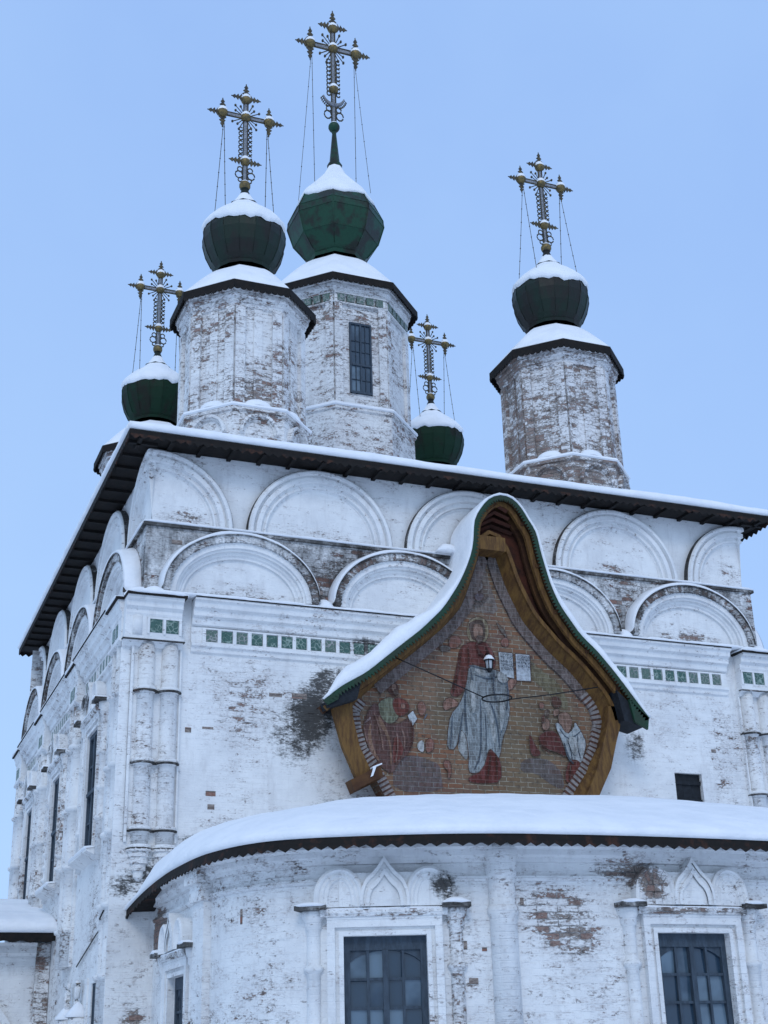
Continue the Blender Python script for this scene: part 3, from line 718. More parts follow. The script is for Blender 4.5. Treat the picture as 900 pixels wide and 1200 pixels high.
def make_cross(cx, cy, zb, s, big, fx):
    """cross in the X-Z plane; zb = foot, s = scale (height 2.45 at s=1)"""
    H = lambda z: zb + z * s
    mb = MB()
    for dx in (-.05, .05): mb.tube([(cx + dx * s, cy, H(0)), (cx + dx * s, cy, H(2.05))], .017 * s, 5, 0)
    for dz in (-.045, .045): mb.tube([(cx - .53 * s, cy, H(1.60 + dz)), (cx + .53 * s, cy, H(1.60 + dz))], .017 * s, 5, 0)
    mb.box((cx, cy, H(1.02)), (.03 * s, .008, 1.0 * s), 1); mb.box((cx, cy, H(1.60)), (.5 * s, .008, .028 * s), 1)
    # rays
    for k in range(20):
        a = 2 * PI * k / 20 + PI / 20
        if min(abs(math.sin(a)), abs(math.cos(a))) < .2: continue
        r1 = (.36 if k % 2 else .28) * s
        mb.tube([(cx + .08 * s * math.cos(a), cy, H(1.6) + .08 * s * math.sin(a)), (cx + r1 * math.cos(a), cy, H(1.6) + r1 * math.sin(a))], .012 * s, 4, 0)
        mb.ball((cx + r1 * math.cos(a), cy, H(1.6) + r1 * math.sin(a)), .030 * s, 6, 0)
    # scroll work up the stem
    for sg in (-1, 1):
        n = 9 if big else 7
        for k in range(n):
            z = .62 + k * (.78 / n); c0 = cx + sg * .115 * s
            mb.tube([(c0 + .045 * s * math.cos(t), cy, H(z) + .045 * s * math.sin(t)) for t in [.6 + j * .75 for j in range(8)]], .017 * s, 4, 0)
        for z, r in ((.17, .085), (.30, .06), (.05, .05)):
            if big and z < .1: continue
            mb.tube([(cx + sg * (.06 + r) * s + r * s * math.cos(t), cy, H(z) + r * s * math.sin(t)) for t in [j * .65 for j in range(10)]], .017 * s, 4, 0)
        if big:                                        # crescent below the middle boss
            pts = [(cx + sg * .27 * s * math.sin(t), cy, H(.64) - .25 * s * math.cos(t)) for t in [.0 + j * .17 for j in range(8)]]
            mb.tube(pts, [.042 * s - .003 * s * j for j in range(8)], 6, 1)
            for j in range(2, 8):
                q = pts[j]; mb.tube([q, (q[0] + sg * .05 * s, cy, q[2] - .06 * s)], .01 * s, 4, 0); mb.ball((q[0] + sg * .05 * s, cy, q[2] - .06 * s), .02 * s, 5, 0)
    # leaf points at the ends of the arms
    def point(x, z, dx, dz):
        for j, (o_, r) in enumerate(((.11, .095), (.19, .075), (.27, .05))):
            c = (cx + (x + dx * o_) * s, H(z + dz * o_))
            q = [(c[0] + (dx * .07 * s), c[1] + dz * .07 * s), (c[0] - dz * r * s, c[1] + dx * r * s), (c[0] - dx * .03 * s, c[1] - dz * .03 * s), (c[0] + dz * r * s, c[1] - dx * r * s)]
            b0 = len(mb.v)
            for y in (-.012, .012): mb.v += [(a_, cy + y * s, b_) for a_, b_ in q]
            mb.face([b0, b0 + 1, b0 + 2, b0 + 3]); mb.face([b0 + 4, b0 + 5, b0 + 6, b0 + 7])
            for i in range(4): mb.face((b0 + i, b0 + (i + 1) % 4, b0 + 4 + (i + 1) % 4, b0 + 4 + i))
        mb.tube([(cx + x * s, cy, H(z)), (cx + (x + dx * .36) * s, cy, H(z + dz * .36))], .014 * s, 4, 0)
    for x, z, dirs in ((-.56, 1.60, ((-1, 0), (0, 1), (0, -1))), (.56, 1.60, ((1, 0), (0, 1), (0, -1))), (0, 2.08, ((0, 1), (-1, 0), (1, 0)))):
        for dx, dz in dirs: point(x, z, dx * 1.0, dz * 1.0)
    if not big:
        for sg in (-1, 1): point(sg * .03, .50, sg, 0)
    mb.v = [(cx + (v[0] - cx) * fx, v[1], v[2]) for v in mb.v]
    c = part(mb, 'cross', ['iron', 'lattice'])
    for x, z, r in ((-.56, 1.60, .12), (.56, 1.60, .12), (0, 2.04, .115), (0, 1.60, .115), (0, .50 if not big else .72, .11)):
        b_ = MB(); r *= (.80 if big else .93); b_.ball((cx + x * s * fx, cy, H(z)), r * s, 10)
        part(b_, 'boss', 'gold', c)
        sn = MB(); sn.lathe([(r * s * .98, H(z) + r * s * .25), (r * s * .98, H(z) + r * s * .62), (r * s * .6, H(z) + r * s * 1.15), (.002, H(z) + r * s * 1.32)], (cx, cy), 8, 0); b2 = [(v[0] + x * s * fx, v[1], v[2]) for v in sn.v]; sn.v = b2
        part(sn, 'snow_cover', 'snow', c)
    return c

def tower(cx, cy, R, zlow, zled, ztop, domemat, wall, big=False):
    """octagonal drum with eave, snowy roof, onion dome, cross and stay chains"""
    mb = MB()
    Rp = R * 1.06
    olathe(mb, [(Rp, zlow), (Rp, zled - .08), (Rp + .05, zled - .07), (Rp + .05, zled), (R - .04, zled + .06), (R - .04, ztop - .42), (R, ztop - .41), (R + .02, ztop - .34), (R + .05, ztop - .33), (R + .06, ztop - .24), (R + .10, ztop - .22), (R + .11, ztop - .12), (R + .14, ztop - .1), (R + .14, ztop)], cx, cy)
    side = 2 * R * math.sin(PI / 8)
    for k in range(8):
        m = oct_face(cx, cy, R - .04, k); h = side / 2 - .03
        for a, b_ in ((-h - .02, -h + .17), (h - .17, h + .02)): bar(mb, m, a, b_, -.02, .075, zled + .05, ztop - .42)
        if not big: bar(mb, m, -.085, .085, -.02, .022, zled + .05, ztop - .42)
        mp = oct_face(cx, cy, Rp, k)
        if not big: arch(mb, mp, 0, zled - .52, side * .40, .40, [(0, -.02), (0, .10), (-.05, .10), (-.05, .04), (-.09, .04), (-.09, -.02)], n=18)
    drum = part(mb, 'drum', wall)
    s = MB(); hh = .09 if big else .075
    olathe(s, [(Rp + .055, zled - .005), (Rp + .085, zled + .02), (Rp + .075, zled + hh * .8), (Rp + .03, zled + hh * 1.15), (R - .02, zled + hh * 1.9)], cx, cy)
    part(s, 'snow_cover', 'snow', drum)
    if not big:
        for k in (0, 1, 7, 2):
            m = oct_face(cx, cy, R - .04, k)
            for uu in ((-.2, .2) if k == 9 else (0,)):
                s = MB(); w = side * .3
                s.grid([[m(uu + w * math.cos(a) * math.cos(f), .005 + .15 * math.sin(f), zled + .08 + .17 * math.sin(a) * math.cos(f)) for a in [PI * j / 12 for j in range(13)]] for f in [PI / 2 * q / 5 for q in range(6)]], sm=True)
                part(s, 'snow_cover', 'snow', drum)
    # eave
    Re = R + (.28 if big else .24); e = MB()
    olathe(e, [(R + .1, ztop + .001), (Re - .02, ztop - .03), (Re, ztop - .12), (Re + .015, ztop - .12), (Re + .015, ztop + .03), (R + .1, ztop + .12)], cx, cy)
    vs = [(cx + (Re + .0) * math.cos(PI / 8 + k * PI / 4), cy + (Re + .0) * math.sin(PI / 8 + k * PI / 4)) for k in range(9)]
    teeth(e, vs, ztop - .11, .075, .13, pointed=False)
    ev = part(e, 'eave', 'eave_wood', drum)
    # snow covered tent roof
    s = MB(); rc = R * (.50 if not big else .40); zc = ztop + (1.05 if not big else 1.50)
    pr = [(Re - .02, ztop + .03), (Re - .0, ztop + .055), (Re - .04, ztop + .11)]
    for t in (.15, .3, .45, .6, .75, .9, 1.0):
        pr.append((Re - .05 + (rc - Re + .05) * t, ztop + .11 + (zc - .13 - ztop - .11) * (1 - (1 - t) ** 1.22)))
    rows = []
    for r, z in pr:
        rows.append([(cx + r * oc(a) * math.cos(a), cy + r * oc(a) * math.sin(a), z + .015 * nz(r, a * 2, cx)) for a in [2 * PI * k / 48 for k in range(48)]])
    s.grid(rows, close_u=True, sm=True); sc = part(s, 'snow_cover', 'snow', drum)
    # dome
    d = MB(); z0 = zc
    if big:
        n, ph, smo = 8, PI / 8, False
        prof = [(.70, z0 - .05), (.74, z0 + .03), (.70, z0 + .06), (.78, z0 + .14), (1.08, z0 + .52), (1.24, z0 + 1.05), (1.22, z0 + 1.25), (.98, z0 + 1.78), (.62, z0 + 2.22), (.32, z0 + 2.62), (.17, z0 + 2.95), (.15, z0 + 3.05)]
        zn = z0 + 3.05; tip = zn + 1.08; br = .155
        fin = [(.19, zn - .12), (.20, zn - .03), (.14, zn), (.055, tip - .1), (.07, tip - .05)]
        snow_from = 7
    else:
        n, ph, smo = 16, 0, True
        prof = [(.60, z0 - .04), (.63, z0 + .02), (.60, z0 + .05), (.68, z0 + .16), (.80, z0 + .42), (.87, z0 + .70), (.875, z0 + .86), (.83, z0 + 1.07), (.71, z0 + 1.24), (.56, z0 + 1.39), (.39, z0 + 1.53), (.28, z0 + 1.66), (.20, z0 + 1.79), (.13, z0 + 1.92), (.085, z0 + 2.03)]
        zn = z0 + 2.03; tip = zn + .10; br = .125
        fin = [(.335, zn - .40), (.345, zn - .36), (.22, zn - .27), (.15, zn - .12), (.10, zn + .0), (.075, tip - .03), (.10, tip - .0)]
        snow_from = 8
    rows = []
    for r, z in prof: rows.append([(cx + r * math.cos(ph + 2 * PI * k / n), cy + r * math.sin(ph + 2 * PI * k / n), z) for k in range(n)])
    d.grid(rows, close_u=True, sm=False)
    if big:       # sheet seams and ridges of the eight sides
        for k in range(8):
            a = ph + 2 * PI * k / 8; d.tube([(cx + (r + .004) * math.cos(a), cy + (r + .004) * math.sin(a), z) for r, z in prof[3:10]], .014, 4)
        for zi in (4, 5, 6):
            r, z = prof[zi]; d.tube([(cx + (r + .002) * math.cos(ph + 2 * PI * k / 8), cy + (r + .002) * math.sin(ph + 2 * PI * k / 8), z) for k in range(9)], .010, 4)
    if not big:       # standing seams
        for k in range(n):
            a = 2 * PI * k / n; d.tube([(cx + (r + .004) * math.cos(a), cy + (r + .004) * math.sin(a), z) for r, z in prof[3:12]], .008, 4)
    dome = part(d, 'dome', domemat)
    f = MB(); f.lathe(fin, (cx, cy), 8, PI / 8, sm=False); part(f, 'finial', 'dome_bright' if big else 'dome_dark', dome)
    f = MB(); f.ball((cx, cy, tip + br * .7), br, 14); part(f, 'orb', 'dome_bright' if big else 'gold', dome)
    f = MB(); f.lathe([(br * .8, tip + br * 1.25), (br * .6, tip + br * 1.6), (.002, tip + br * 1.8)], (cx, cy), 10); part(f, 'snow_cover', 'snow', dome)
    s = MB(); rows = []; top = prof[snow_from:]; M = 48
    def at(zz):
        for (r0, a0), (r1, a1) in zip(prof[:-1], prof[1:]):
            if a0 <= zz <= a1: return r0 + (r1 - r0) * (zz - a0) / (a1 - a0)
        return prof[-1][0]
    zs0, zs1 = prof[snow_from - (1 if not big else 0)][1] + (.02 if not big else 0), zn - (.10 if big else .06)
    seed = cx * 3 + cy
    for j, t in enumerate((0, .0, .06, .16, .3, .45, .6, .75, .9, 1.0)):
        row = []
        for k in range(M):
            a = 2 * PI * k / M
            edge = .02 * math.sin(a * n) + .08 * nz(math.cos(a) * 2.6, math.sin(a) * 2.6, seed) + .05 * nz(math.cos(a) * 9, math.sin(a) * 9, seed) - .06 - .14 * max(0, -math.sin(a + .25))
            if big:     # snow edge dips at the ridges of the eight sides
                edge = .05 * nz(math.cos(a) * 2.5, math.sin(a) * 2.5, seed) + .05 * nz(math.cos(a) * 8, math.sin(a) * 8, seed) - .30 * max(0, -math.sin(a + .25))
            z = zs0 + edge * (1 - t) + (zs1 - zs0) * t
            th = (0.0 if j == 0 else (.035 if j == 1 else .05 * (1 - t) + .012)); th += (.01 * nz(a * 2, t * 5, seed) if j > 0 else 0)
            q = oc(a) if big else 1
            row.append((cx + (at(z) * q + th) * math.cos(a), cy + (at(z) * q + th) * math.sin(a), z + (.03 if j > 0 else .0) * (1 - t)))
        rows.append(row)
    s.grid(rows, close_u=True, sm=True); part(s, 'snow_cover', 'snow', dome)
    zx = tip + br * 1.6
    sc_ = 1.56 if big else 1.07; fx = .75 if big else .88
    cr = make_cross(cx, cy, zx - .02, sc_, big, fx)
    for sg in (-1, 1):
        for yy in (-1, 1):
            c = MB(); A = Vector((cx + sg * .52 * sc_ * fx, cy, zx + 1.52 * sc_))
            rb = .66 if not big else .95
            zb_ = (zs0 + .18) if not big else zs0 + .12
            B_ = Vector((cx + sg * rb * (.86 if yy > 0 else .80), cy + yy * rb * .62, zb_ + .04))
            pts = [A.lerp(B_, i / 8) - Vector((0, 0, .05 * math.sin(PI * i / 8))) for i in range(9)]
            c.tube(pts, .0075, 4)
            for q in pts[1:-1]: c.ball(tuple(q), .016, 5)
            part(c, 'chain', 'iron', cr)
    return drum
def oc(a):
    """radius factor of an octagon with vertices at 22.5 degrees, slightly rounded"""
    x = (a + PI / 8 + 1e-9) % (PI / 4) - PI / 8
    x = ((a) % (PI / 4)) - PI / 8 if False else ((a + 0) % (PI / 4))
    x = x - PI / 8            # vertex at x = 0
    f = math.cos(PI / 8) / math.cos(PI / 8 - abs(x))
    return f * .985 + .0
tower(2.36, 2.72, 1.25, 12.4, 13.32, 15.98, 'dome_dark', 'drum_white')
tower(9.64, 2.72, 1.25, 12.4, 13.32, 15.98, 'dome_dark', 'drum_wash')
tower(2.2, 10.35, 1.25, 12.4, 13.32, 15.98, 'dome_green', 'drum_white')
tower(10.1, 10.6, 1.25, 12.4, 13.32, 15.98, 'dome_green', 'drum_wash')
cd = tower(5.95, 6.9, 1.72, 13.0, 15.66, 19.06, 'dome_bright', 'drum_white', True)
# window and tile band of the central drum
for k in (0,):
    m = oct_face(5.95, 6.9, 1.68, k)
    w = MB()
    z0, z1 = 16.10, 17.96
    w_ = .235
    for a, b_ in ((-w_ - .04, -w_), (w_, w_ + .04), (-.02, .02)): bar(w, m, a, b_, -.02, .05, z0, z1)
    for z in (z0, z0 + .72, z1 - .05): bar(w, m, -w_ - .03, w_ + .03, -.02, .055, z, z + .05)
    for a in (-.12, .12): bar(w, m, a - .01, a + .01, -.02, .035, z0, z1)
    for z in (z0 + .36, z0 + 1.1, z0 + 1.38): bar(w, m, -w_, w_, -.02, .035, z - .01, z + .01)
    wo = part(w, 'window', 'frame_blue')
    for a, b_ in ((-w_, 0), (0, w_)):
        for c, d in ((z0, z0 + .74), (z0 + .74, z1)):
            g = MB(); g.poly([m(a, .012, c), m(b_, .012 + .004, c), m(b_, .016, d), m(a, .012, d)]); part(g, 'pane', 'glass', wo)
mb = MB()
fr = []
for k in range(8):
    m = oct_face(5.95, 6.9, 1.72, k); s_ = 1.72 * math.sin(PI / 8)
    bar(mb, m, -s_ - .01, s_ + .01, -.03, .05, 18.68, 18.72); bar(mb, m, -s_ - .01, s_ + .01, -.03, .05, 18.42, 18.455)
tf = part(mb, 'tile_frieze', 'drum_white')
for k in (6, 7, 0, 1, 2):
    m = oct_face(5.95, 6.9, 1.72, k)
    for i in range(5):
        t = MB(); u = (i - 2) * .245; bar(t, m, u - .085, u + .085, -.03, .062, 18.475, 18.66); part(t, 'glazed_tile', 'worn_tile', tf)

# ------------------------------------------------------------------ apse
class Path:
    def __init__(s, pts, sub=8):
        P = [Vector(p) for p in pts]; out = []
        for i in range(len(P) - 1):
            a, b_, c, d = P[max(i - 1, 0)], P[i], P[i + 1], P[min(i + 2, len(P) - 1)]
            for k in range(sub):
                t = k / sub
                out.append(.5 * ((2 * b_) + (c - a) * t + (2 * a - 5 * b_ + 4 * c - d) * t * t + (3 * b_ - a - 3 * c + d) * t ** 3))
        out.append(P[-1]); s.p = out; s.s = [0]
        for a, b_ in zip(out[:-1], out[1:]): s.s.append(s.s[-1] + (b_ - a).length)
        s.L = s.s[-1]
    def at(s, q):
        q = max(0, min(s.L, q)); lo, hi = 0, len(s.s) - 1
        while hi - lo > 1:
            mid = (lo + hi) // 2
            if s.s[mid] <= q: lo = mid
            else: hi = mid
        t = (q - s.s[lo]) / max(1e-9, s.s[hi] - s.s[lo]); return s.p[lo].lerp(s.p[hi], t)
    def normal(s, q):
        t = s.at(q + .06) - s.at(q - .06); t.normalize(); return Vector((t.y, -t.x) if len(t) == 2 else (t.y, -t.x, 0))
    def near(s, x, y): return min(range(401), key=lambda k: (s.at(s.L * k / 400).x - x) ** 2 + (s.at(s.L * k / 400).y - y) ** 2) * s.L / 400
half = [(.36, 0), (.36, -1.0), (.35, -2.0), (.37, -2.9), (.50, -3.7), (.80, -4.35), (1.2, -4.75), (1.58, -4.95), (2.53, -5.27), (3.05, -5.43), (3.45, -5.54)]
cen = [(4.2, -5.66), (5.0, -5.74), (6.0, -5.78)]
full = half + cen + [(12 - x, y) for x, y in reversed(cen[:-1])] + [(12 - x, y) for x, y in reversed(half)]
AP = Path(full)
_nc = {}
def ap(s_, d, z):
    k = round(s_, 4)
    if k not in _nc: _nc[k] = (AP.at(s_), AP.normal(s_))
    p, n = _nc[k]; return (p.x + n.x * d, p.y + n.y * d, z)
sW = [(AP.near(.35, -1.38), 0), (AP.near(1.58, -4.95), 0), (AP.near(5.36, -5.76), 0)]
WIN = [(AP.near(.35, -1.35), AP.near(.35, -2.30), .9, 2.86), (AP.near(1.58, -4.95), AP.near(2.53, -5.27), .9, 3.10), (AP.near(5.38, -5.76), AP.near(6.46, -5.78), .9, 3.10)]
WR = [(AP.L - b_, AP.L - a, c, d) for a, b_, c, d in WIN[:2]]
sb = set()
k = 0.0
while k < AP.L: sb.add(round(k, 3)); k += .12
sb = [x for x in sb if not any(a - .05 < x < b_ + .05 for a, b_, c, d in WIN + WR)]
for a, b_, c, d in WIN + WR: sb += [a, b_] + [a + (b_ - a) * i / 6 for i in range(1, 6)]
sb = sorted(sb + [AP.L])
mb = MB(); wall_sheet(mb, ap, sb, [0, .9, 2.86, 3.10, 3.75, 4.14], WIN + WR, .22); part(mb, 'apse_wall', 'apse_wash')
mb = MB()
mould(mb, ap, 0, AP.L, [(-.02, 4.15), (.20, 4.15), (.20, 4.11), (.12, 4.09), (.11, 4.02), (.07, 3.99), (.06, 3.94), (-.02, 3.93)], 150)
mould(mb, ap, 0, AP.L, [(-.02, 3.78), (.045, 3.775), (.05, 3.74), (.02, 3.715), (-.02, 3.71)], 150)
part(mb, 'apse_cornice', 'apse_wash')
for i, (a, b_, c, d) in enumerate(WIN):
    surround(ap, a, b_, c, d, (.24, .285, .285)[i], 30 + i, 'apse_wash', beads=(1.4, 2.0, 2.74) if i else (1.4, 2.2), darkside=1 if i == 1 else None, sill=False)
    casement(ap, a, b_, c, d, -.06, 4, 6, arched=True); dark_room(ap, a, b_, c, d, -.2)
for a, b_, c, d in WR: casement(ap, a, b_, c, d, -.06, 4, 6, arched=True); dark_room(ap, a, b_, c, d, -.2)
# piers of the apse
for s_ in (AP.near(3.45, -5.54), AP.L - AP.near(3.45, -5.54)):
    mb = MB(); hcol(mb, ap, s_, .17, [(1, 0), (1, 3.30), (1.14, 3.33), (1.17, 3.38), (1.05, 3.42), (1.0, 3.44), (1.0, 3.75), (1.12, 3.77), (1.15, 3.8), (1.2, 3.95), (1.35, 4.0), (1.4, 4.10), (1.4, 4.145)], .0, n=12)
    part(mb, 'apse_pier', 'apse_wash')
for s_ in (AP.near(.38, -3.0), AP.L - AP.near(.38, -3.0)):
    mb = MB(); bar(mb, ap, s_ - .2, s_ + .2, -.02, .10, 0, 3.72, 3); bar(mb, ap, s_ - .22, s_ + .22, -.02, .15, 3.7, 3.92, 3); bar(mb, ap, s_ - .24, s_ + .24, -.02, .22, 3.92, 4.14, 3); part(mb, 'apse_pier', 'apse_wash')
for x, y, z, w, h in ((3.05, -5.43, 2.56, .055, .035), (2.96, -5.4, 2.97, .04, .05), (3.2, -5.47, 2.92, .03, .022), (3.66, -5.58, 3.47, .022, .045), (3.28, -5.5, 2.72, .02, .03), (2.55, -5.27, 3.72, .02, .03), (.62, -3.95, 3.42, .02, .09)):
    s_ = AP.near(x, y); mb = MB(); bar(mb, ap, s_ - w, s_ + w, -.01, .005, z - h, z + h); part(mb, 'bare_brick', 'bare_brick')
# eave and snowy half dome roof of the apse
eh = [(-.06, .0, 3.90), (.02, -.6, 4.06), (.08, -1.5, 4.17), (.10, -2.6, 4.20), (.20, -3.9, 4.20), (.62, -4.9, 4.20), (1.5, -5.50, 4.20), (2.9, -6.02, 4.20), (4.4, -6.22, 4.20), (6, -6.28, 4.20)]
E = Path(eh + [(12 - x, y, z) for x, y, z in reversed(eh[:-1])], 10)
NE = 140; ep = [E.at(E.L * i / NE) for i in range(NE + 1)]; en = [E.normal(E.L * i / NE) for i in range(NE + 1)]
mb = MB(); rows = []
for p, n in zip(ep, en):
    n = Vector((n.x, n.y, 0))
    rows.append([p + n * .012, p + n * .012 - Vector((0, 0, .09)), p - n * .02 - Vector((0, 0, .09)), p - n * .02 - Vector((0, 0, .035)), p - n * .75 - Vector((0, 0, .035)), p - n * .75])
mb.grid(rows, close_u=True); ar = part(mb, 'apse_roof', 'eave_rust')
mb = MB(); teeth(mb, [tuple(E.at(E.L * i / 70) - Vector((0, 0, .085))) for i in range(71)], 0, .062, .17, pointed=True); part(mb, 'eave_boards', 'eave_rust', ar)
top = [(0, 3.97), (.6, 4.44), (1.0, 4.70), (1.3, 4.91), (2.1, 5.23), (3.4, 5.60), (4.4, 5.80), (6, 5.93), (7.6, 5.95), (8.6, 5.90), (9.9, 5.80), (10.7, 5.3), (11.4, 4.8), (12, 3.97)]
TP = Path([(x, 0.03, z) for x, z in top], 8)
def wall_of(i):
    p = ep[i]; 
    return p
s = MB(); rows = []
for i in range(NE + 1):
    p, n = ep[i], Vector((en[i].x, en[i].y, 0)); t0 = i / NE; sfade = min(1, min(t0, 1 - t0) / .05)
    wx = max(0, min(12, 6 + (p.x - 6) * (1.0) + (0))) 
    # match eave parameter to wall parameter so that rows do not cross
    q = TP.at(TP.L * (t0 ** 1.0)); e1, e2 = .022 * nz(i * .31, 1, 4) + .012 * nz(i * .9, 2, 4), .25 * nz(i * .12, 7, 2) + .16 * nz(i * .5, 3, 1)
    row = [p - n * .05, p + n * (.03 + e1) + Vector((0, 0, -.005)), p + n * (.05 + e1) + Vector((0, 0, .05 * (.3 + .7 * sfade))), p + n * (.02 + e1 * .5) + Vector((0, 0, .11 * (.25 + .75 * sfade) * (1 + e2)))]
    base = p + n * .0 + Vector((0, 0, .13 * (.2 + .8 * sfade)))
    for k in range(1, 15):
        t = k / 14; c = base.lerp(q, t); c.z += .30 * math.sin(PI * min(1, t * 1.0)) * (1 - t) * 1.2 * sfade + .055 * nz(c.x * .8, c.y * .8, 3) * (1 - t * .6) + .015 * nz(c.x * 3, c.y * 3, 5)
        row.append(c)
    rows.append(row)
s.grid(rows, sm=True); part(s, 'snow_cover', 'snow', ar)
